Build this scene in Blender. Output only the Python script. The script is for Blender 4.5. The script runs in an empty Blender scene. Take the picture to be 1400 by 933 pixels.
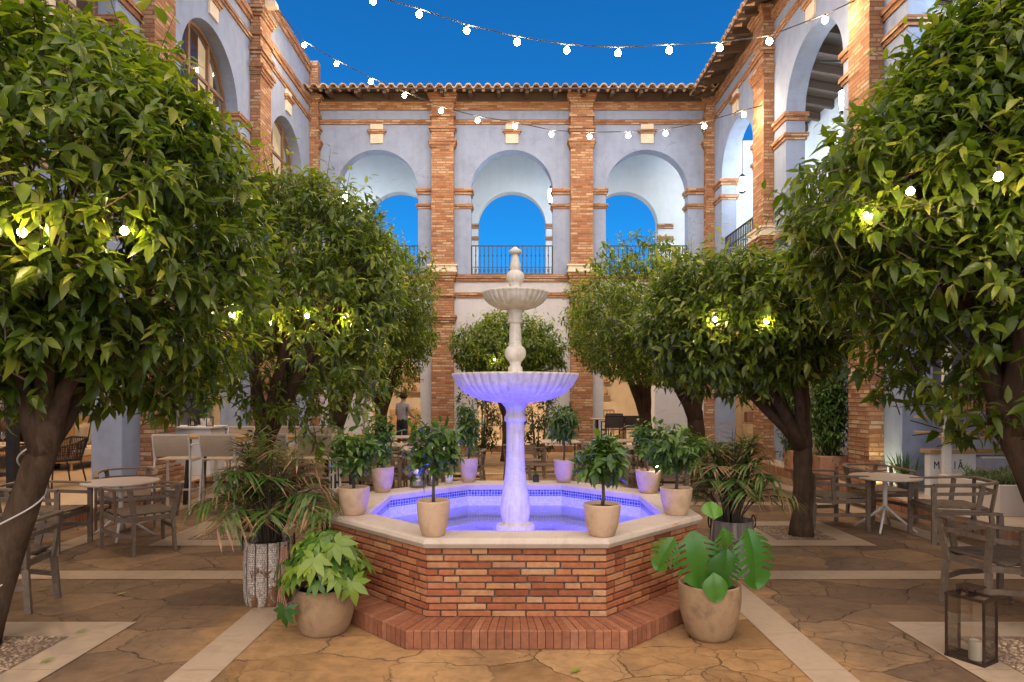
import bpy, math, random
import numpy as np
from mathutils import Vector, Matrix
R = math.radians
PI = math.pi
random.seed(7)
rng = np.random.default_rng(11)
scene = bpy.context.scene
COL = scene.collection
EYE = 1.65; F = 891.0; CX = 700.0; HY = 540.0

def at(px, py, d):
    """photo pixel (1400 wide) at depth d -> world point"""
    return Vector(((px-CX)*d/F, d, EYE-(py-HY)*d/F))

# ------------------------------------------------------------------ materials
def new_mat(name):
    m = bpy.data.materials.new(name); m.use_nodes = True
    nt = m.node_tree; nt.nodes.clear()
    out = nt.nodes.new('ShaderNodeOutputMaterial')
    return m, nt, out
def nd(nt, t, **kw):
    n = nt.nodes.new(t)
    for k, v in kw.items():
        if k.startswith('i_'):
            key = k[2:]
            n.inputs[int(key) if key.isdigit() else key.replace('_', ' ')].default_value = v
        else: setattr(n, k, v)
    return n
def rgba(c): return (c[0], c[1], c[2], 1.0)
def ramp(nt, stops, fac=None, interp='LINEAR'):
    n = nt.nodes.new('ShaderNodeValToRGB'); cr = n.color_ramp; cr.interpolation = interp
    while len(cr.elements) < len(stops): cr.elements.new(0.5)
    for e, (p, c) in zip(cr.elements, stops):
        e.position = p; e.color = rgba(c) if len(c) == 3 else c
    if fac is not None: nt.links.new(fac, n.inputs[0])
    return n
def mth(nt, op, a, b=None, c=None, clamp=False):
    n = nt.nodes.new('ShaderNodeMath'); n.operation = op; n.use_clamp = clamp
    for i, x in enumerate((a, b, c)):
        if x is None: continue
        if isinstance(x, (int, float)): n.inputs[i].default_value = x
        else: nt.links.new(x, n.inputs[i])
    return n.outputs[0]
def mix(nt, fac, a, b, blend='MIX'):
    n = nt.nodes.new('ShaderNodeMix'); n.data_type = 'RGBA'; n.blend_type = blend
    for key, x in ((0, fac), (6, a), (7, b)):
        if isinstance(x, (int, float)): n.inputs[key].default_value = x
        elif isinstance(x, tuple): n.inputs[key].default_value = rgba(x)
        else: nt.links.new(x, n.inputs[key])
    return n.outputs[2]
def objco(nt): return nd(nt, 'ShaderNodeTexCoord').outputs['Object']
def uvco(nt): return nd(nt, 'ShaderNodeTexCoord').outputs['UV']
def noise(nt, co, scale, detail=4, rough=.55, dist=0.):
    n = nd(nt, 'ShaderNodeTexNoise'); n.inputs['Scale'].default_value = scale
    n.inputs['Detail'].default_value = detail; n.inputs['Roughness'].default_value = rough
    n.inputs['Distortion'].default_value = dist
    nt.links.new(co, n.inputs['Vector']); return n
def bump(nt, h, strength=.3, dist=.01):
    n = nd(nt, 'ShaderNodeBump'); n.inputs['Strength'].default_value = strength
    n.inputs['Distance'].default_value = dist; nt.links.new(h, n.inputs['Height']); return n.outputs[0]
def principled(nt, out, col=None, rough=.6, normal=None, spec=.5, metal=0.):
    b = nd(nt, 'ShaderNodeBsdfPrincipled')
    b.inputs['Roughness'].default_value = rough if isinstance(rough, (int, float)) else .5
    if not isinstance(rough, (int, float)): nt.links.new(rough, b.inputs['Roughness'])
    b.inputs['Specular IOR Level'].default_value = spec
    b.inputs['Metallic'].default_value = metal
    if isinstance(col, tuple): b.inputs['Base Color'].default_value = rgba(col)
    elif col is not None: nt.links.new(col, b.inputs['Base Color'])
    if normal is not None: nt.links.new(normal, b.inputs['Normal'])
    nt.links.new(b.outputs[0], out.inputs[0]); return b

def mottled(name, c1, c2, scale=3., rough=.7, bstr=.2, bscale=None, spec=.4, metal=0., c3=None, detail=6, bdist=.006, tone=False):
    """two-colour noise-mottled surface with a fine bump"""
    m, nt, out = new_mat(name); co = objco(nt)
    n = noise(nt, co, scale, detail, .62, .3)
    st = [(.3, c1), (.7, c2)] if c3 is None else [(.25, c1), (.5, c2), (.75, c3)]
    col = ramp(nt, st, n.outputs[0]).outputs[0]
    if tone:
        a = nd(nt, 'ShaderNodeAttribute', attribute_name='tone')
        v = mth(nt, 'MULTIPLY_ADD', a.outputs['Fac'], .5, .75)
        hs = nd(nt, 'ShaderNodeHueSaturation'); nt.links.new(v, hs.inputs['Value']); nt.links.new(col, hs.inputs['Color'])
        col = hs.outputs[0]
    n2 = noise(nt, co, bscale or scale*8, 5, .65)
    principled(nt, out, col, mth(nt, 'MULTIPLY_ADD', n2.outputs[0], .2, rough-.1), bump(nt, n2.outputs[0], bstr, bdist), spec, metal)
    return m

def plaster(name, base, stain=.12):
    m, nt, out = new_mat(name); co = objco(nt)
    n1 = noise(nt, co, .8, 6, .62, .6); n2 = noise(nt, co, 4., 7, .68, .4)
    mp = nd(nt, 'ShaderNodeMapping'); mp.inputs['Scale'].default_value = (3.5, 3.5, .28)
    nt.links.new(co, mp.inputs[0]); n3 = noise(nt, mp.outputs[0], 1.6, 6, .65)
    f = mth(nt, 'ADD', mth(nt, 'MULTIPLY', n1.outputs[0], .45), mth(nt, 'ADD', mth(nt, 'MULTIPLY', n2.outputs[0], .3), mth(nt, 'MULTIPLY', n3.outputs[0], .25)))
    d = tuple(x*(1-stain*1.5) for x in base); l = tuple(min(.9, x*(1+stain)) for x in base)
    col = ramp(nt, [(.38, d), (.5, base), (.62, l)], f).outputs[0]
    n4 = noise(nt, co, 30., 6, .7)
    dv = nd(nt, 'ShaderNodeVectorMath', operation='MULTIPLY_ADD'); nt.links.new(n2.outputs['Color'], dv.inputs[0]); dv.inputs[1].default_value = (.35,)*3; nt.links.new(co, dv.inputs[2])
    vc = nd(nt, 'ShaderNodeTexVoronoi', feature='DISTANCE_TO_EDGE'); vc.inputs['Scale'].default_value = .55; nt.links.new(dv.outputs[0], vc.inputs['Vector'])
    ck = ramp(nt, [(.0, (.62,)*3), (.006, (1,)*3)], vc.outputs['Distance']).outputs[0]
    ckg = ramp(nt, [(.52, (0,)*3), (.6, (.8,)*3)], n1.outputs[0]).outputs[0]
    col = mix(nt, ckg, col, mix(nt, 1., col, ck, 'MULTIPLY'))
    h = mth(nt, 'ADD', mth(nt, 'MULTIPLY', n2.outputs[0], .7), mth(nt, 'MULTIPLY', n4.outputs[0], .3))
    principled(nt, out, col, .85, bump(nt, h, .35, .02), .2)
    return m

BRICK_COLS = [(0., (.30, .105, .048)), (.2, (.42, .17, .075)), (.42, (.52, .24, .105)), (.62, (.57, .30, .14)), (.8, (.62, .40, .21)), (.93, (.66, .50, .30)), (1., (.26, .10, .05))]
def brick_uv(name, bw=.27, bh=.075, mort=.013, mcol=(.33, .24, .165), cols=BRICK_COLS, gain=1.):
    """courses computed from the metric UVs, every brick its own colour"""
    m, nt, out = new_mat(name)
    uv = uvco(nt); sx = nd(nt, 'ShaderNodeSeparateXYZ'); 
    wob = noise(nt, uv, 6., 3)
    off = nd(nt, 'ShaderNodeVectorMath', operation='MULTIPLY_ADD'); nt.links.new(wob.outputs['Color'], off.inputs[0])
    off.inputs[1].default_value = (.012, .012, 0); nt.links.new(uv, off.inputs[2]); nt.links.new(off.outputs[0], sx.inputs[0])
    v = mth(nt, 'DIVIDE', sx.outputs[1], bh); row = mth(nt, 'FLOOR', v); fv = mth(nt, 'FRACT', v)
    wr = nd(nt, 'ShaderNodeTexWhiteNoise', noise_dimensions='1D'); nt.links.new(row, wr.inputs['W'])
    u = mth(nt, 'ADD', mth(nt, 'DIVIDE', sx.outputs[0], bw), mth(nt, 'ADD', mth(nt, 'MULTIPLY', row, .5), mth(nt, 'MULTIPLY', wr.outputs[0], .35)))
    colid = mth(nt, 'FLOOR', u); fu = mth(nt, 'FRACT', u)
    cv = nd(nt, 'ShaderNodeCombineXYZ'); nt.links.new(colid, cv.inputs[0]); nt.links.new(row, cv.inputs[1])
    wn = nd(nt, 'ShaderNodeTexWhiteNoise', noise_dimensions='2D'); nt.links.new(cv.outputs[0], wn.inputs['Vector'])
    bc = ramp(nt, [(p, tuple(x*gain for x in c)) for p, c in cols], wn.outputs[0]).outputs[0]
    n = noise(nt, objco(nt), 14., 5, .65)
    bc = mix(nt, .55, bc, ramp(nt, [(.25, (.45, .45, .45)), (.75, (1.25, 1.2, 1.15))], n.outputs[0]).outputs[0], 'MULTIPLY')
    def edge(fr, size):
        a = mth(nt, 'MULTIPLY', mth(nt, 'MINIMUM', fr, mth(nt, 'SUBTRACT', 1., fr)), size)
        return a
    e = mth(nt, 'MINIMUM', edge(fu, bw), edge(fv, bh))
    mk = nd(nt, 'ShaderNodeMapRange'); mk.inputs[1].default_value = mort*.35; mk.inputs[2].default_value = mort*.75
    nt.links.new(e, mk.inputs[0])
    col = mix(nt, mk.outputs[0], mcol, bc)
    h = mth(nt, 'ADD', mk.outputs[0], mth(nt, 'MULTIPLY', n.outputs[0], .35))
    principled(nt, out, col, .85, bump(nt, h, .8, .012), .25)
    return m

def brick_tone(name, cols=BRICK_COLS, gain=1.):
    """for walls built of real bricks: colour from the per-brick 'tone' attribute"""
    m, nt, out = new_mat(name); a = nd(nt, 'ShaderNodeAttribute', attribute_name='tone')
    bc = ramp(nt, [(p, tuple(x*gain for x in c)) for p, c in cols], a.outputs['Fac']).outputs[0]
    co = objco(nt); n = noise(nt, co, 22., 6, .7); n2 = noise(nt, co, 5., 5, .6)
    bc = mix(nt, .6, bc, ramp(nt, [(.3, (.5, .47, .45)), (.7, (1.3, 1.25, 1.2))], n.outputs[0]).outputs[0], 'MULTIPLY')
    bc = mix(nt, ramp(nt, [(.62, (0, 0, 0)), (.78, (.25, .25, .25))], n2.outputs[0]).outputs[0], bc, (.40, .28, .2))
    principled(nt, out, bc, .8, bump(nt, n.outputs[0], .5, .006), .3)
    return m

def leafmat(name, dark, mid, light, rough=.38, trans=.35, dry=None):
    m, nt, out = new_mat(name); a = nd(nt, 'ShaderNodeAttribute', attribute_name='tone')
    st = [(0., dark), (.45, mid), (.85, light)]
    if dry: st = [(0., dark), (.35, mid), (.68, light), (.74, dry), (1., tuple(x*.75 for x in dry))]
    col = ramp(nt, st, a.outputs['Fac']).outputs[0]
    n = noise(nt, objco(nt), 9., 3)
    col = mix(nt, .5, col, ramp(nt, [(.3, (.7, .75, .7)), (.7, (1.25, 1.2, 1.1))], n.outputs[0]).outputs[0], 'MULTIPLY')
    b = nd(nt, 'ShaderNodeBsdfPrincipled'); nt.links.new(col, b.inputs['Base Color'])
    b.inputs['Roughness'].default_value = rough; b.inputs['Specular IOR Level'].default_value = .45
    t = nd(nt, 'ShaderNodeBsdfTranslucent')
    tc = mix(nt, 1., col, (1.5, 1.6, .6), 'MULTIPLY'); nt.links.new(tc, t.inputs[0])
    ms = nd(nt, 'ShaderNodeMixShader'); ms.inputs[0].default_value = trans
    nt.links.new(b.outputs[0], ms.inputs[1]); nt.links.new(t.outputs[0], ms.inputs[2]); nt.links.new(ms.outputs[0], out.inputs[0])
    return m

def emit(name, col, strength):
    m, nt, out = new_mat(name); e = nd(nt, 'ShaderNodeEmission'); e.inputs[0].default_value = rgba(col); e.inputs[1].default_value = strength
    nt.links.new(e.outputs[0], out.inputs[0]); return m

def wood(name, c1, c2, scale=(2., 22., 22.), rough=.6):
    m, nt, out = new_mat(name); co = objco(nt)
    mp = nd(nt, 'ShaderNodeMapping'); mp.inputs['Scale'].default_value = scale; nt.links.new(co, mp.inputs[0])
    n = noise(nt, mp.outputs[0], 1.5, 6, .6, .8); n2 = noise(nt, co, 3., 3)
    f = mth(nt, 'ADD', mth(nt, 'MULTIPLY', n.outputs[0], .7), mth(nt, 'MULTIPLY', n2.outputs[0], .3))
    col = ramp(nt, [(.3, c1), (.7, c2)], f).outputs[0]
    principled(nt, out, col, rough, bump(nt, n.outputs[0], .25, .004), .35); return m

def paving():
    m, nt, out = new_mat('stone_paving'); co = objco(nt)
    mp = nd(nt, 'ShaderNodeMapping'); mp.inputs['Scale'].default_value = (1., 1.35, 1.); mp.inputs['Rotation'].default_value = (0, 0, .12)
    nt.links.new(co, mp.inputs[0]); c = mp.outputs[0]
    w1 = noise(nt, c, 1.7, 3, .6); w2 = noise(nt, c, 9., 4, .65)
    def warp(src, nn, amt):
        s = nd(nt, 'ShaderNodeVectorMath', operation='SUBTRACT'); nt.links.new(nn.outputs['Color'], s.inputs[0]); s.inputs[1].default_value = (.5, .5, .5)
        a = nd(nt, 'ShaderNodeVectorMath', operation='MULTIPLY_ADD'); nt.links.new(s.outputs[0], a.inputs[0]); a.inputs[1].default_value = (amt, amt, 0); nt.links.new(src, a.inputs[2]); return a.outputs[0]
    cw = warp(warp(warp(c, w1, .3), w2, .09), noise(nt, c, 34., 3, .6), .018)
    def vor(scale, feat, metric='CHEBYCHEV'):
        v = nd(nt, 'ShaderNodeTexVoronoi', voronoi_dimensions='2D', feature=feat); v.inputs['Scale'].default_value = scale; v.inputs['Randomness'].default_value = .85
        nt.links.new(cw, v.inputs['Vector']); return v
    ve = vor(1.5, 'DISTANCE_TO_EDGE'); vc = vor(1.5, 'F1'); ve2 = vor(3.7, 'DISTANCE_TO_EDGE')
    gate = noise(nt, co, 1.1, 2)
    gw = ramp(nt, [(.35, (.12,)*3), (.7, (1.,)*3)], noise(nt, co, 2.3, 3).outputs[0]).outputs[0]
    def crack(src, wdt, mul):
        r = nd(nt, 'ShaderNodeMapRange'); r.inputs[1].default_value = wdt*.25; r.inputs[2].default_value = wdt; r.inputs[3].default_value = 1; r.inputs[4].default_value = 0
        nt.links.new(src, r.inputs[0]); return mth(nt, 'MULTIPLY', r.outputs[0], mul)
    g2 = ramp(nt, [(.44, (0,)*3), (.54, (1,)*3)], gate.outputs[0]).outputs[0]
    cr = mth(nt, 'MAXIMUM', crack(ve.outputs['Distance'], .014, gw), crack(ve2.outputs['Distance'], .013, mth(nt, 'MULTIPLY', g2, .5)))
    sc = nd(nt, 'ShaderNodeSeparateColor'); nt.links.new(vc.outputs['Color'], sc.inputs[0])
    base = ramp(nt, [(0., (.155, .10, .06)), (.3, (.225, .145, .082)), (.55, (.29, .185, .095)), (.75, (.19, .13, .082)), (1., (.33, .21, .11))], sc.outputs[0]).outputs[0]
    n1 = noise(nt, co, 1.3, 6, .65, .5); n2 = noise(nt, co, 11., 8, .7, .3); n3 = noise(nt, co, 70., 4, .7)
    # more golden tones along the central walk, browner ones in the side fields
    sx = nd(nt, 'ShaderNodeSeparateXYZ'); nt.links.new(co, sx.inputs[0]); wx = mth(nt, 'ADD', mth(nt, 'ABSOLUTE', sx.outputs[0]), mth(nt, 'MULTIPLY_ADD', w1.outputs[0], 1.6, -.8))
    gm = nd(nt, 'ShaderNodeMapRange'); gm.inputs[1].default_value = 1.75; gm.inputs[2].default_value = 2.2; gm.inputs[3].default_value = 1; gm.inputs[4].default_value = 0; nt.links.new(wx, gm.inputs[0])
    gold = ramp(nt, [(0., (.27, .155, .062)), (.5, (.36, .21, .085)), (1., (.42, .26, .115))], sc.outputs[0]).outputs[0]
    base = mix(nt, mth(nt, 'MULTIPLY', gm.outputs[0], .85), base, gold)
    base = mix(nt, .75, base, ramp(nt, [(.3, (.55, .55, .58)), (.5, (1,)*3), (.72, (1.4, 1.32, 1.2))], n1.outputs[0]).outputs[0], 'MULTIPLY')
    base = mix(nt, .7, base, ramp(nt, [(.3, (.6, .58, .56)), (.55, (1,)*3), (.75, (1.3, 1.25, 1.15))], n2.outputs[0]).outputs[0], 'MULTIPLY')
    col = mix(nt, mth(nt, 'MULTIPLY', cr, .85), base, (.035, .022, .014))
    h = mth(nt, 'SUBTRACT', mth(nt, 'ADD', mth(nt, 'MULTIPLY', n2.outputs[0], .45), mth(nt, 'MULTIPLY', n3.outputs[0], .12)), cr)
    h = mth(nt, 'ADD', h, mth(nt, 'MULTIPLY', sc.outputs[1], .5))
    principled(nt, out, col, mth(nt, 'MULTIPLY_ADD', n2.outputs[0], .3, .5), bump(nt, h, .85, .018), .22)
    return m

def marble(name, c1, c2, rough=.3, tile=1.2):
    m, nt, out = new_mat(name); co = objco(nt)
    n = noise(nt, co, 3.5, 8, .7, 1.2); n2 = noise(nt, co, 40., 5, .7)
    col = ramp(nt, [(.3, c1), (.5, c2), (.75, tuple(x*.9 for x in c1))], n.outputs[0]).outputs[0]
    pits = ramp(nt, [(.68, (1,)*3), (.76, (.6, .55, .5))], n2.outputs[0]).outputs[0]
    col = mix(nt, .8, col, pits, 'MULTIPLY')
    if tile:
        s = nd(nt, 'ShaderNodeSeparateXYZ'); nt.links.new(co, s.inputs[0])
        j = None
        for k in (0, 1):
            f = mth(nt, 'FRACT', mth(nt, 'DIVIDE', s.outputs[k], tile)); f = mth(nt, 'MINIMUM', f, mth(nt, 'SUBTRACT', 1., f))
            j = f if j is None else mth(nt, 'MINIMUM', j, f)
        jr = ramp(nt, [(.0, (.45, .4, .35)), (.0035, (1,)*3)], j).outputs[0]
        col = mix(nt, 1., col, jr, 'MULTIPLY')
    principled(nt, out, col, mth(nt, 'MULTIPLY_ADD', n.outputs[0], .3, rough-.1), bump(nt, n2.outputs[0], .12, .003), .5)
    return m

def mosaic(name, cols, size=.025, grout=(.55, .55, .58)):
    m, nt, out = new_mat(name); uv = uvco(nt); s = nd(nt, 'ShaderNodeSeparateXYZ'); nt.links.new(uv, s.inputs[0])
    u = mth(nt, 'DIVIDE', s.outputs[0], size); v = mth(nt, 'DIVIDE', s.outputs[1], size)
    cv = nd(nt, 'ShaderNodeCombineXYZ'); nt.links.new(mth(nt, 'FLOOR', u), cv.inputs[0]); nt.links.new(mth(nt, 'FLOOR', v), cv.inputs[1])
    wn = nd(nt, 'ShaderNodeTexWhiteNoise', noise_dimensions='2D'); nt.links.new(cv.outputs[0], wn.inputs[0])
    col = ramp(nt, [(i/max(1, len(cols)-1), c) for i, c in enumerate(cols)], wn.outputs[0]).outputs[0]
    fu = mth(nt, 'FRACT', u); fv = mth(nt, 'FRACT', v)
    e = mth(nt, 'MINIMUM', mth(nt, 'MINIMUM', fu, mth(nt, 'SUBTRACT', 1., fu)), mth(nt, 'MINIMUM', fv, mth(nt, 'SUBTRACT', 1., fv)))
    mk = ramp(nt, [(.05, (0,)*3), (.1, (1,)*3)], e).outputs[0]
    principled(nt, out, mix(nt, mk, grout, col), .25, bump(nt, mk, .4, .003), .5); return m

def fabric(name, c1, c2, scale=180.):
    m, nt, out = new_mat(name); co = objco(nt)
    w = nd(nt, 'ShaderNodeTexWave', bands_direction='X'); w.inputs['Scale'].default_value = scale; nt.links.new(co, w.inputs[0])
    w2 = nd(nt, 'ShaderNodeTexWave', bands_direction='Z'); w2.inputs['Scale'].default_value = scale; nt.links.new(co, w2.inputs[0])
    f = mth(nt, 'MULTIPLY', w.outputs['Fac'], w2.outputs['Fac']); n = noise(nt, co, 5., 3)
    col = mix(nt, .3, ramp(nt, [(0., c1), (1., c2)], f).outputs[0], ramp(nt, [(.3, c1), (.7, c2)], n.outputs[0]).outputs[0])
    principled(nt, out, col, .85, bump(nt, f, .2, .002), .2); return m

def glass(name, tint=(1, 1, 1), refl=.12):
    m, nt, out = new_mat(name)
    t = nd(nt, 'ShaderNodeBsdfTransparent'); t.inputs[0].default_value = rgba(tint)
    g = nd(nt, 'ShaderNodeBsdfGlossy'); g.inputs['Roughness'].default_value = .03
    lw = nd(nt, 'ShaderNodeLayerWeight'); lw.inputs[0].default_value = .35
    f = mth(nt, 'MULTIPLY_ADD', lw.outputs['Fresnel'], .8, refl*.4, clamp=True)
    ms = nd(nt, 'ShaderNodeMixShader'); nt.links.new(f, ms.inputs[0]); nt.links.new(t.outputs[0], ms.inputs[1]); nt.links.new(g.outputs[0], ms.inputs[2])
    nt.links.new(ms.outputs[0], out.inputs[0]); return m

def water_mat():
    m, nt, out = new_mat('pool_water'); co = objco(nt)
    n = noise(nt, co, 5., 3, .5, .4); b = bump(nt, n.outputs[0], .12, .02)
    t = nd(nt, 'ShaderNodeBsdfTransparent'); t.inputs[0].default_value = (.86, .88, 1., 1)
    g = nd(nt, 'ShaderNodeBsdfGlossy'); g.inputs['Roughness'].default_value = .04; nt.links.new(b, g.inputs['Normal'])
    fr = nd(nt, 'ShaderNodeFresnel'); fr.inputs[0].default_value = 1.33; nt.links.new(b, fr.inputs['Normal'])
    ms = nd(nt, 'ShaderNodeMixShader'); nt.links.new(fr.outputs[0], ms.inputs[0]); nt.links.new(t.outputs[0], ms.inputs[1]); nt.links.new(g.outputs[0], ms.inputs[2])
    nt.links.new(ms.outputs[0], out.inputs[0]); return m

def metal_scales():
    """galvanised pot with a hammered scale pattern and rust"""
    m, nt, out = new_mat('hammered_metal'); uv = uvco(nt); co = objco(nt)
    v = nd(nt, 'ShaderNodeTexVoronoi', voronoi_dimensions='2D', feature='DISTANCE_TO_EDGE'); v.inputs['Scale'].default_value = 58.; v.inputs['Randomness'].default_value = .6
    nt.links.new(uv, v.inputs['Vector'])
    n = noise(nt, co, 7., 7, .72, .6); n2 = noise(nt, co, 3., 4); n3 = noise(nt, co, 40., 4, .7)
    cell = ramp(nt, [(.03, (.08, .05, .032)), (.13, (.55, .5, .43))], v.outputs['Distance']).outputs[0]
    cell = mix(nt, .7, cell, ramp(nt, [(.35, (.45, .38, .32)), (.6, (1.1,)*3)], n3.outputs[0]).outputs[0], 'MULTIPLY')
    sz = nd(nt, 'ShaderNodeSeparateXYZ'); nt.links.new(co, sz.inputs[0])
    an = mth(nt, 'ARCTAN2', sz.outputs[1], sz.outputs[0]); seam = mth(nt, 'ABSOLUTE', mth(nt, 'SINE', mth(nt, 'MULTIPLY', an, 6.)))
    cell = mix(nt, 1., cell, ramp(nt, [(.1, (.16, .1, .07)), (.3, (1.15, 1.15, 1.15))], seam).outputs[0], 'MULTIPLY')
    low = mth(nt, 'MULTIPLY_ADD', sz.outputs[2], -.45, .04)          # rust creeping up from the damp base
    rust = ramp(nt, [(.47, (0,)*3), (.56, (1,)*3)], mth(nt, 'ADD', n.outputs[0], low)).outputs[0]
    col = mix(nt, rust, cell, ramp(nt, [(.3, (.07, .03, .014)), (.7, (.2, .095, .045))], n2.outputs[0]).outputs[0])
    principled(nt, out, col, .55, bump(nt, v.outputs['Distance'], .7, .01), .4, .15); return m

def bark(name, c1, c2):
    m, nt, out = new_mat(name); co = objco(nt)
    mp = nd(nt, 'ShaderNodeMapping'); mp.inputs['Scale'].default_value = (9., 9., 2.2); nt.links.new(co, mp.inputs[0])
    n = noise(nt, mp.outputs[0], 2., 8, .7, .8); n2 = noise(nt, co, 3., 4)
    f = mth(nt, 'ADD', mth(nt, 'MULTIPLY', n.outputs[0], .7), mth(nt, 'MULTIPLY', n2.outputs[0], .3))
    principled(nt, out, ramp(nt, [(.3, c1), (.7, c2)], f).outputs[0], .9, bump(nt, n.outputs[0], .8, .02), .15); return m

M = {}
M['lilac'] = plaster('lilac_plaster', (.265, .325, .455), .13)
M['white_plaster'] = plaster('white_plaster', (.51, .51, .53), .08)
M['gallery'] = plaster('gallery_plaster', (.66, .72, .77), .05)
M['blue_plaster'] = plaster('blue_plaster', (.36, .44, .68), .12)
M['warm_plaster'] = plaster('warm_plaster', (.66, .56, .43), .08)
M['cream'] = mottled('cream_stone', (.60, .50, .38), (.74, .65, .52), 6., .75, .15)
PIL = [(0., (.27, .115, .06)), (.25, (.37, .17, .088)), (.55, (.43, .22, .115)), (.78, (.49, .30, .17)), (.93, (.57, .42, .27)), (1., (.29, .13, .068))]
M['brick'] = brick_uv('brick_courses', .27, .073, .019, cols=PIL, mcol=(.24, .15, .09))
M['brick_band'] = brick_uv('brick_band', .25, .062, .015, cols=PIL, mcol=(.24, .15, .09))
M['brick_piece'] = brick_tone('fountain_brick', [(0., (.24, .075, .032)), (.25, (.36, .12, .05)), (.5, (.43, .17, .075)), (.75, (.45, .19, .082)), (.94, (.48, .25, .115)), (.99, (.5, .3, .16)), (1., (.24, .09, .05))], .95)
M['step_brick'] = brick_tone('step_brick', [(0., (.25, .095, .048)), (.5, (.31, .125, .062)), (.9, (.36, .155, .08)), (1., (.33, .16, .09))], .95)
M['mortar'] = mottled('mortar', (.14, .105, .075), (.24, .18, .13), 20., .95, .4)
M['kerb_brick'] = brick_uv('kerb_brick', .06, .2, .01, cols=[(0., (.30, .13, .07)), (.5, (.38, .18, .095)), (1., (.46, .25, .14))])
M['roof_tile'] = mottled('roof_tile', (.24, .125, .065), (.50, .34, .20), 5., .85, .4, c3=(.36, .21, .12), tone=True)
M['dark_wood'] = wood('dark_timber', (.055, .035, .024), (.11, .075, .052))
M['teak'] = wood('weathered_teak', (.105, .076, .052), (.23, .17, .118), (14., 14., 14.), .65)
M['oak'] = wood('oiled_wood', (.34, .2, .095), (.5, .33, .17), (3., 25., 25.), .5)
M['black_metal'] = mottled('black_iron', (.012, .012, .014), (.03, .028, .027), 12., .5, .1, spec=.5)
M['rust_metal'] = mottled('rusted_iron', (.015, .01, .008), (.07, .035, .018), 14., .7, .3, metal=.3)
M['white_metal'] = mottled('white_painted_metal', (.62, .58, .53), (.7, .66, .61), 8., .45, .03)
M['table_top'] = mottled('pale_table_top', (.46, .37, .28), (.55, .45, .36), 4., .4, .03)
M['mesh_fabric'] = fabric('beige_mesh_fabric', (.42, .32, .22), (.62, .51, .39))
M['grey_mesh'] = fabric('grey_mesh_fabric', (.12, .1, .09), (.2, .17, .15))
M['pot_clay'] = mottled('pale_clay', (.33, .20, .11), (.55, .39, .25), 4.5, .85, .3, c3=(.46, .285, .155))
M['pot_grey'] = mottled('greyed_clay', (.13, .08, .045), (.33, .215, .11), 5., .85, .3, c3=(.22, .14, .08))
M['pot_red'] = mottled('terracotta', (.36, .17, .1), (.48, .26, .16), 6., .85, .15)
M['soil'] = mottled('soil', (.025, .015, .01), (.08, .05, .032), 30., 1., .8, bdist=.02)
M['bark'] = bark('orange_bark', (.035, .021, .013), (.13, .085, .052))
M['stem'] = bark('young_stem', (.05, .04, .03), (.14, .11, .08))
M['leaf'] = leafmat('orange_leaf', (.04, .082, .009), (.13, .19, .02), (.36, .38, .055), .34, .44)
M['leaf_bay'] = leafmat('bay_leaf', (.03, .075, .014), (.075, .15, .024), (.2, .29, .05))
M['leaf_dark'] = leafmat('dark_leaf', (.012, .03, .008), (.022, .05, .012), (.06, .1, .022))
M['leaf_palm'] = leafmat('palm_leaf', (.04, .095, .015), (.085, .16, .028), (.15, .22, .045), .45, .25, dry=(.36, .21, .11))
M['leaf_fatsia'] = leafmat('fatsia_leaf', (.03, .1, .014), (.1, .2, .025), (.24, .33, .045), .35, .3)
M['leaf_monstera'] = leafmat('monstera_leaf', (.025, .1, .012), (.05, .16, .018), (.1, .24, .03), .28, .25)
M['leaf_grass'] = leafmat('herb_leaf', (.06, .11, .04), (.12, .18, .08), (.22, .27, .15), .5, .25)
M['paving'] = paving()
M['marble'] = marble('cream_marble_strip', (.36, .265, .17), (.46, .35, .235), .35, 1.3)
M['portico_tile'] = marble('portico_stone', (.4, .31, .21), (.5, .4, .28), .35, .6)
M['coping'] = marble('coping_stone', (.42, .34, .25), (.52, .44, .34), .6, 0)
M['gravel'] = mottled('gravel', (.1, .065, .04), (.36, .26, .17), 60., .95, .9, 60., bdist=.02)
M['pebble'] = mottled('pebble', (.16, .1, .06), (.5, .37, .24), 3., .8, .2, tone=True)
def limed_stone():
    m, nt, out = new_mat('white_fountain_stone'); co = objco(nt)
    n = noise(nt, co, 10., 6, .65, .3); n2 = noise(nt, co, 55., 6, .7)
    mp = nd(nt, 'ShaderNodeMapping'); mp.inputs['Scale'].default_value = (16., 16., 1.1); nt.links.new(co, mp.inputs[0]); n3 = noise(nt, mp.outputs[0], 1.6, 6, .7, .3)
    col = ramp(nt, [(.3, (.56, .52, .44)), (.7, (.72, .68, .6))], n.outputs[0]).outputs[0]
    col = mix(nt, .8, col, ramp(nt, [(.32, (.74, .68, .58)), (.5, (1,)*3)], n3.outputs[0]).outputs[0], 'MULTIPLY')
    h = mth(nt, 'ADD', mth(nt, 'MULTIPLY', n2.outputs[0], .5), n.outputs[0])
    principled(nt, out, col, mth(nt, 'MULTIPLY_ADD', n3.outputs[0], .5, .4), bump(nt, h, .5, .012), .35); return m
M['fountain_stone'] = limed_stone()
M['mosaic'] = mosaic('pale_mosaic', [(.6, .6, .66), (.7, .69, .73), (.54, .55, .64)])
M['mosaic_band'] = mosaic('blue_mosaic', [(.03, .055, .16), (.07, .11, .26), (.12, .17, .34), (.03, .05, .12)], .032)
M['water'] = water_mat()
M['glass'] = glass('clear_glass')
M['frame_wood'] = wood('window_frame_wood', (.16, .095, .06), (.27, .17, .11))
M['curtain'] = None
M['wicker'] = mottled('dark_wicker', (.022, .015, .011), (.06, .04, .028), 90., .6, .5, 120.)
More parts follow.
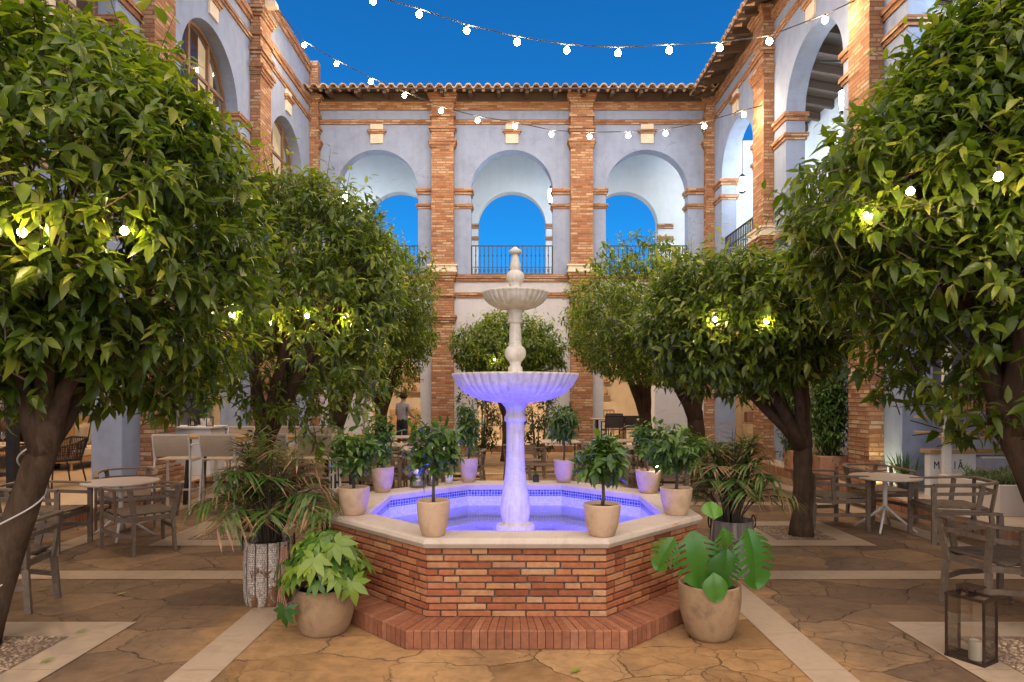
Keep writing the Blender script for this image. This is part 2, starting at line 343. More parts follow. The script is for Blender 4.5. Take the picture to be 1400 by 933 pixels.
M['cushion'] = fabric('linen_cushion', (.3, .26, .2), (.5, .44, .36), 60.)
M['seat_pad'] = mottled('cream_pad', (.6, .5, .36), (.66, .56, .42), 5., .8, .1)
M['white_panel'] = mottled('white_panel', (.66, .65, .63), (.74, .73, .71), 3., .45, .03)
M['planter'] = mottled('planter_render', (.54, .47, .41), (.62, .55, .49), 2., .7, .1)
M['ink'] = mottled('black_lettering', (.012, .012, .014), (.02, .02, .022), 5., .5, 0.)
M['wax'] = mottled('candle_wax', (.66, .56, .36), (.74, .64, .44), 6., .5, .05)
M['cable'] = mottled('pale_cable', (.5, .46, .4), (.6, .55, .5), 6., .5, .05)
M['black_cable'] = mottled('black_cable', (.01, .01, .012), (.02, .02, .02), 6., .6, .05)
M['skin'] = mottled('skin', (.42, .25, .17), (.48, .3, .21), 8., .6, .05)
M['shirt'] = mottled('grey_shirt', (.3, .3, .33), (.38, .38, .41), 20., .9, .1)
M['shorts'] = mottled('dark_shorts', (.02, .022, .03), (.035, .037, .045), 20., .9, .1)
M['hair'] = mottled('dark_hair', (.015, .01, .008), (.03, .02, .015), 30., .7, .2)
M['bulb_cool'] = emit('bulb_glow', (1., .72, .44), 480.)
M['bulb_warm'] = emit('warm_bulb_glow', (1., .70, .32), 230.)
M['lantern_glow'] = emit('lantern_glow', (.86, .95, 1.), 230.)
M['pool_glow'] = emit('pool_lamp_glow', (.075, .06, 1.), 640.)
M['lamp_low'] = emit('portico_lamp_glow', (1., .6, .3), 85.)
M['small_glow'] = emit('pot_light_glow', (1., .85, .66), 90.)
M['lamp_warm'] = emit('ceiling_lamp_glow', (1., .72, .46), 190.)
M['spot_glow'] = emit('floor_spot_glow', (1., .85, .45), 400.)

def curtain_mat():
    m, nt, out = new_mat('self_lit_curtain'); co = objco(nt); n = noise(nt, co, 2., 4)
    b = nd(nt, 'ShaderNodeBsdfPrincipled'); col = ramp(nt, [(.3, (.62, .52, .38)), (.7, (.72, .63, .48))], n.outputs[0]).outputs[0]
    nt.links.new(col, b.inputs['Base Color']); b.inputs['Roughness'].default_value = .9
    b.inputs['Emission Color'].default_value = (1., .72, .42, 1); b.inputs['Emission Strength'].default_value = .35  # faint emission put into the cloth stands in for warm room light
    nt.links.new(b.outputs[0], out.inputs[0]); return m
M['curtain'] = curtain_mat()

# ------------------------------------------------------------------ mesh builder
class MB:
    def __init__(s, xf=None): s.v = []; s.f = []; s.m = []; s.t = []; s.xf = xf
    def add(s, pts, faces, mi=0, tone=.5):
        b = len(s.v)
        for p in pts:
            p = tuple(p)
            s.v.append(s.xf(p) if s.xf else p)
        for f in faces:
            s.f.append([b+i for i in f]); s.m.append(mi); s.t.append(tone)
    def box(s, x0, x1, y0, y1, z0, z1, mi=0, tone=.5):
        s.add([(x0, y0, z0), (x1, y0, z0), (x1, y1, z0), (x0, y1, z0), (x0, y0, z1), (x1, y0, z1), (x1, y1, z1), (x0, y1, z1)],
              [(3, 2, 1, 0), (4, 5, 6, 7), (0, 1, 5, 4), (1, 2, 6, 5), (2, 3, 7, 6), (3, 0, 4, 7)], mi, tone)
    def bbox(s, x0, x1, y0, y1, z0, z1, b=.01, mi=0, tone=.5):
        """box with chamfered edges"""
        P = []; idx = {}
        xs, ys, zs = (x0, x1), (y0, y1), (z0, z1)
        for i in (0, 1):
            for j in (0, 1):
                for k in (0, 1):
                    sx = b if i == 0 else -b; sy = b if j == 0 else -b; sz = b if k == 0 else -b
                    for a in range(3):
                        p = [xs[i]+(sx if a != 0 else 0), ys[j]+(sy if a != 1 else 0), zs[k]+(sz if a != 2 else 0)]
                        idx[(i, j, k, a)] = len(P); P.append(p)
        q = lambda l: [idx[x] for x in l]
        Fs = []
        for i in (0, 1): Fs.append(q([(i, 0, 0, 0), (i, 1, 0, 0), (i, 1, 1, 0), (i, 0, 1, 0)]))
        for j in (0, 1): Fs.append(q([(0, j, 0, 1), (1, j, 0, 1), (1, j, 1, 1), (0, j, 1, 1)]))
        for k in (0, 1): Fs.append(q([(0, 0, k, 2), (1, 0, k, 2), (1, 1, k, 2), (0, 1, k, 2)]))
        for j in (0, 1):
            for k in (0, 1): Fs.append(q([(0, j, k, 1), (1, j, k, 1), (1, j, k, 2), (0, j, k, 2)]))
        for i in (0, 1):
            for k in (0, 1): Fs.append(q([(i, 0, k, 0), (i, 1, k, 0), (i, 1, k, 2), (i, 0, k, 2)]))
            for j in (0, 1): Fs.append(q([(i, j, 0, 0), (i, j, 1, 0), (i, j, 1, 1), (i, j, 0, 1)]))
        for i in (0, 1):
            for j in (0, 1):
                for k in (0, 1): Fs.append(q([(i, j, k, 0), (i, j, k, 1), (i, j, k, 2)]))
        s.add(P, Fs, mi, tone)
    def sweep(s, pts, w, h, up=(0, 0, 1), closed=False, mi=0, tone=.5):
        """rectangular bar (w sideways, h along up) swept along a polyline with mitred corners"""
        pts = [Vector(p) for p in pts]; n = len(pts); up = Vector(up); P = []
        for i, p in enumerate(pts):
            a = (p-pts[i-1]).normalized() if (i > 0 or closed) else None
            b = (pts[(i+1) % n]-p).normalized() if (i < n-1 or closed) else None
            t = ((a or b)+(b or a)).normalized()
            sd = t.cross(up).normalized(); k = 1.
            if a is not None and b is not None: k = 1/max(.5, math.sqrt((1+a.dot(b))/2))
            u = sd.cross(t).normalized()
            for (x, y) in ((-1, -1), (1, -1), (1, 1), (-1, 1)): P.append(p+sd*(x*w/2*k)+u*(y*h/2))
        Fs = []
        for i in range(n if closed else n-1):
            j = (i+1) % n
            for k in range(4): Fs.append((i*4+k, i*4+(k+1) % 4, j*4+(k+1) % 4, j*4+k))
        if not closed: Fs += [(3, 2, 1, 0), tuple((n-1)*4+k for k in range(4))]
        s.add(P, Fs, mi, tone)
    def tube(s, pts, r, n=8, mi=0, tone=.5, cap=True, wob=0.):
        pts = [Vector(p) for p in pts]; k = len(pts)
        rs = r if isinstance(r, (list, tuple)) else [r]*k
        ref = Vector((0, 0, 1)) if abs((pts[-1]-pts[0]).normalized().z) < .9 else Vector((1, 0, 0)); P = []
        for i, p in enumerate(pts):
            t = (pts[min(i+1, k-1)]-pts[max(i-1, 0)]).normalized()
            a = t.cross(ref).normalized(); b = a.cross(t)
            for j in range(n):
                an = 2*PI*j/n; rr = rs[i]*(1+(random.uniform(-wob, wob) if wob else 0))
                P.append(p+a*math.cos(an)*rr+b*math.sin(an)*rr)
        Fs = [(i*n+j, i*n+(j+1) % n, (i+1)*n+(j+1) % n, (i+1)*n+j) for i in range(k-1) for j in range(n)]
        if cap: Fs += [tuple(range(n-1, -1, -1)), tuple((k-1)*n+j for j in range(n))]
        s.add(P, Fs, mi, tone)
    def lathe(s, prof, n=32, c=(0, 0, 0), flute=0., nf=24, fl=None, mi=0, tone=.5, cap=True, wob=0.):
        P = []; k = len(prof); ph = random.random()*6
        for i, (r, z) in enumerate(prof):
            a_ = flute*(fl[i] if fl else 1.)
            for j in range(n):
                an = 2*PI*j/n; rr = r*(1+a_*abs(math.sin(an*nf/2)))+wob*r*(math.sin(3*an+ph+z*7)+.6*math.sin(5*an+z*13))
                P.append((c[0]+rr*math.cos(an), c[1]+rr*math.sin(an), c[2]+z))
        Fs = [(i*n+j, i*n+(j+1) % n, (i+1)*n+(j+1) % n, (i+1)*n+j) for i in range(k-1) for j in range(n)]
        if cap:
            if prof[0][0] > 1e-4: Fs.append(tuple(range(n-1, -1, -1)))
            if prof[-1][0] > 1e-4: Fs.append(tuple((k-1)*n+j for j in range(n)))
        s.add(P, Fs, mi, tone)
    def prism(s, poly, z0, z1, mi=0, tone=.5):
        n = len(poly); P = [(x, y, z0) for x, y in poly]+[(x, y, z1) for x, y in poly]
        s.add(P, [tuple(range(n-1, -1, -1)), tuple(range(n, 2*n))]+[(i, (i+1) % n, n+(i+1) % n, n+i) for i in range(n)], mi, tone)
    def build(s, name, mats, parent=None, smooth=False, world=False):
        me = bpy.data.meshes.new(name)
        off = Vector((0, 0, 0))
        if world and parent is not None: off = ORIG[parent.name]
        V = np.array([tuple(p) for p in s.v], dtype=np.float64)-np.array(off)
        me.from_pydata(V.tolist(), [], s.f)
        for m in (mats if isinstance(mats, (list, tuple)) else [mats]): me.materials.append(m)
        me.polygons.foreach_set('material_index', s.m)
        if smooth: me.polygons.foreach_set('use_smooth', [True]*len(s.f))
        a = me.attributes.new('tone', 'FLOAT', 'FACE'); a.data.foreach_set('value', s.t)
        me.update(); box_uv(me)
        o = bpy.data.objects.new(name, me); COL.objects.link(o)
        if parent is not None: o.parent = parent
        return o

def box_uv(me):
    n = len(me.loops); co = np.empty(len(me.vertices)*3); me.vertices.foreach_get('co', co); co = co.reshape(-1, 3)
    vi = np.empty(n, dtype=np.int32); me.loops.foreach_get('vertex_index', vi)
    pn = np.empty(len(me.polygons)*3); me.polygons.foreach_get('normal', pn); pn = pn.reshape(-1, 3)
    lt = np.empty(len(me.polygons), dtype=np.int32); me.polygons.foreach_get('loop_total', lt)
    ln = np.repeat(pn, lt, axis=0); p = co[vi]
    h = np.hypot(ln[:, 0], ln[:, 1])+1e-9
    flat = np.abs(ln[:, 2]) > .75
    sg = np.where(np.abs(ln[:, 0]) > np.abs(ln[:, 1]), np.sign(ln[:, 0]), np.sign(ln[:, 1]))
    u = (-ln[:, 1]*p[:, 0]+ln[:, 0]*p[:, 1])/h*sg; v = p[:, 2]
    uv = np.stack([np.where(flat, p[:, 0], u), np.where(flat, p[:, 1], v)], 1)
    l = me.uv_layers.new(name='UVMap'); l.data.foreach_set('uv', uv.ravel().astype(np.float32))

ORIG = {}
def tag(o, label=None, cat=None, group=None, kind=None):
    if label: o['label'] = label
    if cat: o['category'] = cat
    if group: o['group'] = group
    if kind: o['kind'] = kind
    return o
def thing(name, label, cat, loc=(0, 0, 0), rz=0., group=None):
    o = bpy.data.objects.new(name, None); COL.objects.link(o); o.empty_display_size = .2
    o.location = loc; o.rotation_euler = (0, 0, rz); ORIG[o.name] = Vector(loc)
    return tag(o, label, cat, group)
def kids(o): return [c for c in bpy.data.objects if c.parent == o]
def copy_thing(src, loc, rz=0., label=None, group=None, scale=None):
    r = src.copy(); COL.objects.link(r); r.location = loc; r.rotation_euler = (0, 0, rz)
    if label: r['label'] = label
    if group: r['group'] = group
    if scale: r.scale = scale if isinstance(scale, tuple) else (scale,)*3
    for c in CH[src.name]:
        k = c.copy(); COL.objects.link(k); k.parent = r
        for g in CH.get(c.name, ()):
            d = g.copy(); COL.objects.link(d); d.parent = k
    return r
CH = {}
def learn(src):
    """remember a prototype's parts and sub-parts for copying"""
    CH[src.name] = kids(src)
    for c in CH[src.name]: CH[c.name] = kids(c)
    return src
ORD = ['first', 'second', 'third', 'fourth', 'fifth', 'sixth', 'seventh', 'eighth', 'ninth', 'tenth', 'eleventh', 'twelfth', 'thirteenth', 'fourteenth', 'fifteenth', 'sixteenth']

# ------------------------------------------------------------------ leaves
T8 = np.array([(0, 0), (0, .3), (-.43, .3), (.43, .3), (0, .64), (-.37, .64), (.37, .64), (0, 1)], float)
F8 = [(0, 1, 2), (0, 3, 1), (1, 4, 5, 2), (1, 3, 6, 4), (4, 7, 5), (4, 6, 7)]
T5 = np.array([(0, 0), (0, .5), (-.46, .5), (.46, .5), (0, 1)], float)
F5 = [(0, 1, 2), (0, 3, 1), (1, 4, 2), (1, 3, 4)]
def unit(a): return a/(np.linalg.norm(a, axis=-1, keepdims=True)+1e-9)
def leaf_mesh(name, P, D, N, L, W, tone, mat, parent=None, curl=.25, fold=.38, fine=True, tiptone=None, extra=None, curlv=None):
    """n separate leaf blades as one mesh (object space of parent)"""
    T, FF = (T8, F8) if fine else (T5, F5)
    if curlv is None and len(P) > 500: curlv = np.random.default_rng(len(P)).uniform(.05, .75, len(P))
    n = len(P); k = len(T); D = unit(D); S = unit(np.cross(D, N)); N = unit(np.cross(S, D))
    c = curl if curlv is None else curlv[:, None]
    V = (P[:, None, :]+D[:, None, :]*(T[None, :, 1:2]*L[:, None, None])+S[:, None, :]*(T[None, :, 0:1]*W[:, None, None])
         + N[:, None, :]*((-c*(T[None, :, 1]**2)*L[:, None]+fold*np.abs(T[None, :, 0])*W[:, None])[:, :, None])).reshape(-1, 3)
    base = (np.arange(n)*k)
    per = np.concatenate([np.array(f) for f in FF]); tot = np.array([len(f) for f in FF])
    loops = (base[:, None]+per[None, :]).ravel(); lt = np.tile(tot, n)
    tn = np.repeat(tone, len(FF))
    if tiptone is not None:
        tn = tn.reshape(n, -1); m = 4 if fine else 2; tn[:, m:] = tiptone[:, None]; tn = tn.ravel()
    mats = [mat]
    me = bpy.data.meshes.new(name)
    me.vertices.add(len(V)); me.vertices.foreach_set('co', V.ravel())
    me.loops.add(len(loops)); me.loops.foreach_set('vertex_index', loops.astype(np.int32))
    me.polygons.add(len(lt)); ls = np.concatenate([[0], np.cumsum(lt)[:-1]])
    me.polygons.foreach_set('loop_start', ls.astype(np.int32)); me.polygons.foreach_set('loop_total', lt.astype(np.int32))
    me.polygons.foreach_set('use_smooth', np.ones(len(lt), dtype=bool))
    a = me.attributes.new('tone', 'FLOAT', 'FACE'); a.data.foreach_set('value', np.clip(tn, 0, 1).astype(np.float32))
    me.materials.append(mat); me.update(calc_edges=True); me.validate()
    o = bpy.data.objects.new(name, me); COL.objects.link(o)
    if parent is not None: o.parent = parent
    return o

def lump(dirs, seed, amp):
    r = np.random.default_rng(seed); out = np.zeros(len(dirs))
    for k in range(14):
        d = unit(r.normal(size=3)); s = r.uniform(.25, .5)
        out += r.uniform(-.5, 1.)*np.exp(-((1-dirs@d)/s)**2)
    for k in range(34):
        d = unit(r.normal(size=3)); s = r.uniform(.03, .1)
        out += r.uniform(-.55, .75)*np.exp(-((1-dirs@d)/s)**2)
    return 1+amp*out

TWIG = {}
def crown_leaves(c, rad, n, seed, amp=.16, leaf=.105, per=9, shoots=0, twig=.2, flat_bottom=.0, inner=.6, taper=0.):
    """leaf clusters on twigs through the outer volume of a lumpy crown -> arrays"""
    r = np.random.default_rng(seed); nc = n//per
    d = unit(r.normal(size=(nc, 3)))
    if flat_bottom: d[:, 2] = np.where(d[:, 2] < -.2, d[:, 2]*(1-flat_bottom), d[:, 2]); d = unit(d)
    lp = lump(d, seed, amp)
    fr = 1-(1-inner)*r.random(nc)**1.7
    sh = np.zeros(nc)
    if shoots:
        idx = r.choice(np.where(d[:, 2] > .25)[0], shoots, replace=False); sh[idx] = r.uniform(.12, .36, shoots)
    p = np.array(c)+d*np.array(rad)*(fr*lp)[:, None]+np.array([0, 0, 1.])*(sh*.9)[:, None]
    if taper:
        q = 1-taper*np.clip((p[:, 2]-c[2])/rad[2], 0, 1.3); p[:, :2] = np.array(c)[:2]+(p[:, :2]-np.array(c)[:2])*q[:, None]
    ax = unit(d*np.array([1, 1, .7])+np.array([0, 0, .45])+r.normal(size=(nc, 3))*.45)
    ct = r.random(nc); tl = twig*r.uniform(.6, 1.3, nc)+sh*1.3
    k = np.arange(per)
    P = []; D = []; N = []; T = []; L = []
    for j in k:
        t = (j+.5)/per; an = j*2.4+ct*6.28
        a1 = unit(np.cross(ax, np.array([.3, .1, 1.]))); a2 = np.cross(ax, a1)
        rad_ = a1*np.cos(an)[:, None]+a2*np.sin(an)[:, None]
        P.append(p+ax*(tl*(t-.5))[:, None]+r.normal(size=(nc, 3))*.02)
        D.append(ax*(.35+.5*t)+rad_*(1-.35*t)+np.array([0, 0, -.42])+r.normal(size=(nc, 3))*.18)
        N.append(ax*.6+np.array([0, 0, .9])+r.normal(size=(nc, 3))*.25)
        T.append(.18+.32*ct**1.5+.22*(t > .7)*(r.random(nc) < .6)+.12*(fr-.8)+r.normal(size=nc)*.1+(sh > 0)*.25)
        L.append(leaf*r.uniform(.5, 1.3, nc)*(1-.25*(t > .8)))
    P = np.concatenate(P); D = np.concatenate(D); N = np.concatenate(N); T = np.concatenate(T); L = np.concatenate(L)
    T = np.where(r.random(len(T)) < .012, .98, T)
    TWIG['p'] = p-ax*(tl*.9)[:, None]; TWIG['d'] = ax; TWIG['l'] = tl*1.35
    return P, D, N, L, L*r.uniform(.36, .5, len(L)), np.clip(T, 0, 1)
# ------------------------------------------------------------------ ground
def sheet(name, x0, x1, y0, y1, z, mat, kind='structure', label=None, nx=1, ny=1):
    b = MB(); b.add([(x0, y0, z), (x1, y0, z), (x1, y1, z), (x0, y1, z)], [(0, 1, 2, 3)])
    return tag(b.build(name, mat), label, kind=kind)
tag(sheet('ground', -90, 90, -30, 150, 0, M['paving']), 'brown cracked flagstone paving of the courtyard', 'paving')
strips = MB()
def strip(x0, x1, y0, y1, z=.004): strips.add([(x0, y0, z), (x1, y0, z), (x1, y1, z), (x0, y1, z)], [(0, 1, 2, 3)])
for s in (-1, 1):
    X = lambda a, b: (min(s*a, s*b), max(s*a, s*b))
    strip(*X(1.73, 2.0), 1.0, 18.9)
    a0, a1 = X(2.0, 4.74)
    for y in (5.82, 9.72, 13.5): strip(a0, a1, y, y+.28)
    strip(*X(4.74, 5.02), 1.0, 18.9)
    a0, a1 = X(0, 1.73)
    for y in (9.72, 13.5): strip(a0, a1, y, y+.28)
BEDS = []
for s in (-1, 1):
    for (y0, y1) in ((3.36, 4.72), (7.1, 8.46), (10.85, 12.2), (14.6, 15.95)):
        x0, x1 = 2.72, 3.98; t = .29
        BEDS.append((s, x0+t, x1-t, y0+t, y1-t))
        for (a, b, c, d) in ((x0, x1, y0, y0+t), (x0, x1, y1-t, y1), (x0, x0+t, y0+t, y1-t), (x1-t, x1, y0+t, y1-t)):
            strip(min(s*a, s*b), max(s*a, s*b), c, d, .006)
tag(strips.build('paving_strip', M['marble']), 'cream marble strips set into the paving', 'paving strip', kind='structure')
ICO = [(0, -.53, .85), (0, .53, .85), (0, -.53, -.85), (0, .53, -.85), (.85, 0, .53), (.85, 0, -.53), (-.85, 0, .53), (-.85, 0, -.53), (.53, .85, 0), (-.53, .85, 0), (.53, -.85, 0), (-.53, -.85, 0)]
ICF = [(0, 4, 1), (0, 6, 11), (0, 11, 10), (0, 10, 4), (0, 1, 6), (1, 4, 8), (1, 8, 9), (1, 9, 6), (2, 3, 5), (2, 5, 10), (2, 10, 11), (2, 11, 7), (2, 7, 3), (3, 7, 9), (3, 9, 8), (3, 8, 5), (4, 5, 8), (4, 10, 5), (6, 9, 7), (6, 7, 11)]
gb = MB()
for (s, x0, x1, y0, y1) in BEDS:
    a, b = min(s*x0, s*x1), max(s*x0, s*x1)
    gb.add([(a, y0, .008), (b, y0, .008), (b, y1, .008), (a, y1, .008)], [(0, 1, 2, 3)], 0)
    n = 900 if y0 < 5 else 650 if y0 < 9 else 180
    for i in range(n):
        c = (random.uniform(a+.01, b-.01), random.uniform(y0+.01, y1-.01)); r = random.uniform(.006, .016) if n > 200 else .02
        q = random.uniform(0, 6); cs, sn = math.cos(q), math.sin(q); e = random.uniform(.6, 1.3)
        gb.add([(c[0]+r*(x*cs*e-y*sn), c[1]+r*(x*sn*e+y*cs), .009+r*.5*z) for x, y, z in ICO], ICF, 1, random.random())
tag(gb.build('gravel', [M['gravel'], M['pebble']]), 'pale brown gravel in the square tree beds', 'gravel', kind='stuff')
# raised portico floors and their brick kerbs
PZ = .165
pf = MB()
for s in (-1, 1):
    a, b = (5.53, 11.) if s > 0 else (-11., -5.53)
    pf.box(a, b, .5, 18.97, 0., PZ)
pf.box(-11., 11., 18.97, 30., 0., PZ-.001)
tag(pf.build('portico_floor', M['portico_tile']), 'raised stone portico floor around the courtyard', 'floor', kind='structure')
kb = MB()
for s in (-1, 1): kb.bbox(min(s*5.46, s*5.53), max(s*5.46, s*5.53), .5, 18.9, 0., PZ+.006, .008)
kb.bbox(-5.46, 5.46, 18.9, 18.97, 0., PZ+.006, .008)
tag(kb.build('kerb', M['kerb_brick']), 'low brick kerb edging the portico floor', 'kerb', kind='structure')

# ------------------------------------------------------------------ arcade wings
def wall(mb, u0, u1, z0, z1, w0, w1, ops, mi=0, seg=28):
    cur = u0; ops = sorted(ops)
    for w in (w0, w1):
        cur = u0
        for (a, b, zb, zs, arch) in ops:
            mb.add([(cur, w, z0), (a, w, z0), (a, w, z1), (cur, w, z1)], [(0, 1, 2, 3)], mi)
            if zb > z0+1e-4: mb.add([(a, w, z0), (b, w, z0), (b, w, zb), (a, w, zb)], [(0, 1, 2, 3)], mi)
            r = (b-a)/2; c = (a+b)/2
            if arch:
                P = []
                for i in range(seg+1):
                    an = PI-PI*i/seg; P += [(c+r*math.cos(an), w, zs+r*math.sin(an)), (c+r*math.cos(an), w, z1)]
                mb.add(P, [(2*i, 2*i+2, 2*i+3, 2*i+1) for i in range(seg)], mi)
            elif zs < z1: mb.add([(a, w, zs), (b, w, zs), (b, w, z1), (a, w, z1)], [(0, 1, 2, 3)], mi)
            cur = b
        mb.add([(cur, w, z0), (u1, w, z0), (u1, w, z1), (cur, w, z1)], [(0, 1, 2, 3)], mi)
    for (a, b, zb, zs, arch) in ops:
        r = (b-a)/2; c = (a+b)/2
        path = [(a, zb)]+([(c+r*math.cos(PI-PI*i/seg), zs+r*math.sin(PI-PI*i/seg)) for i in range(seg+1)] if arch else [(a, zs), (b, zs)])+[(b, zb)]
        P = []
        for (u, z) in path: P += [(u, w0, z), (u, w1, z)]
        mb.add(P, [(2*i, 2*i+1, 2*i+3, 2*i+2) for i in range(len(path)-1)], mi)
        if zb > z0+1e-4: mb.add([(a, w0, zb), (b, w0, zb), (b, w1, zb), (a, w1, zb)], [(0, 1, 2, 3)], mi)
    mb.add([(u0, w0, z1), (u1, w0, z1), (u1, w1, z1), (u0, w1, z1)], [(0, 1, 2, 3)], mi)
    for u in (u0, u1): mb.add([(u, w0, z0), (u, w1, z0), (u, w1, z1), (u, w0, z1)], [(0, 1, 2, 3)], mi)

FLOOR2 = 5.22; SPR = 7.8; HALF = 1.24
def pilaster_levels(top):
    L = [(PZ, .42, .10), (.42, .47, .06), (.47, 3.80, 0), (3.80, 3.87, .03), (3.87, 3.95, .06), (3.95, 4.02, .09), (4.02, 4.58, 0), (4.58, 4.65, .05), (4.65, 4.73, .025), (4.73, 5.05, 0),
         (5.05, 5.13, .03), (5.13, 5.21, .06), (5.21, 5.30, .09), 'stone', (5.53, 5.62, .03), (5.62, 9.02, 0), (9.02, 9.09, .03), (9.09, 9.17, .06), (9.17, 9.25, .09), (9.25, 9.5, .0),
         (9.5, 9.57, .035), (9.57, 9.64, .075), (9.64, 9.93, 0), (9.93, 10.03, .05), (10.03, 10.38, 0), (10.38, 10.45, .04), (10.45, 10.52, .075), (10.52, 10.6, .11), (10.6, top, .0)]
    return L
def pilaster(root, xf, uc, half=.33, proj=.24, top=10.72, both=True, lo=None, hi=None, z0=PZ):
    """brick pilaster with stepped mouldings; a dressed stone block is its sub-part"""
    b = MB(xf); st = MB(xf)
    ua = uc-half if lo is None else lo; ub = uc+half if hi is None else hi
    def bx(B, za, zb, e): B.box(ua-(e if lo is None else 0), ub+(e if hi is None else 0), -proj-e, -.004, za, zb)
    for l in pilaster_levels(top):
        if l == 'stone':
            bx(st, 5.30, 5.345, .11); bx(st, 5.345, 5.48, .08); bx(st, 5.48, 5.53, .11)
        else: bx(b, *l)
    p = b.build('pilaster', M['brick'], root, world=True)
    s_ = st.build('stone_block', M['cream'], root, world=True); s_.parent = p
    return p

def band(root, xf, u0, u1, za, zb, e, name='string_course', mat=None, gaps=()):
    b = MB(xf); cur = u0
    for (a, c) in sorted(gaps)+[(u1, u1)]:
        if a > cur+.01:
            h = zb-za
            b.box(cur, a, -e*.6, -.003, za, za+h*.45); b.box(cur, a, -e, -.003, za+h*.45, zb)
        cur = c
    return b.build(name, mat or M['brick_band'], root, world=True)

def railing(root, xf, a, b_, w=.12, z0=FLOOR2+.03, zt=6.18):
    b = MB(xf)
    b.box(a, b_, w-.022, w+.022, zt-.03, zt); b.box(a, b_, w-.015, w+.015, z0+.05, z0+.075); b.box(a, b_, w-.012, w+.012, z0+.26, z0+.28)
    n = int((b_-a)/.125)
    for i in range(n+1):
        u = a+(b_-a)*i/n
        e = .024 if i in (0, n) else .013
        b.box(u-e, u+e, w-e, w+e, z0+.005, zt-.031)
        if 0 < i < n:
            for zz, rr in ((z0+.62, .026), (z0+.78, .018), (z0+.42, .018)): b.lathe([(.008, -.05), (rr, 0), (.008, .05)], 6, (u, w, zz))
        if i < n:
            um = u+(b_-a)/n/2
            for q in (-1, 1):   # little scrolls between the balusters
                pts = [(um+q*(.012+.028*math.cos(t)), w, z0+.165+.06*math.sin(t)) for t in np.linspace(-1.4, 1.4, 6)]
                b.sweep(pts, .017, .017, up=(0, 1, 0))
    return b.build('balcony_railing', M['black_metal'], root, world=True)

def medallion(root, xf, u, z0=9.22, z1=9.79):
    b = MB(xf); b.box(u-.19, u+.19, -.05, -.003, z0, 9.5); b.box(u-.19, u+.19, -.05, -.003, 9.62, z1)
    m = b.build('stone_plaque', M['cream'], root, world=True)
    c = MB(xf); c.box(u-.24, u+.24, -.08, -.003, 9.5, 9.56); c.box(u-.28, u+.28, -.11, -.003, 9.56, 9.62)
    k = c.build('brick_cap', M['brick_band'], root, world=True); k.parent = m

def impost(root, xf, ua, ub, wd=.40, left=True, right=True):
    """two brick mouldings round the plaster pier between two arches"""
    for za, zb in ((7.68, 7.86), (7.26, 7.40)):
        b = MB(xf); h = (zb-za)/2
        for k, e in ((0, .03), (1, .065)):
            b.box(ua-(e if left else 0), ub+(e if right else 0), -e, wd+e, za+k*h, za+(k+1)*h)
        b.build('impost', M['brick_band'], root, world=True)

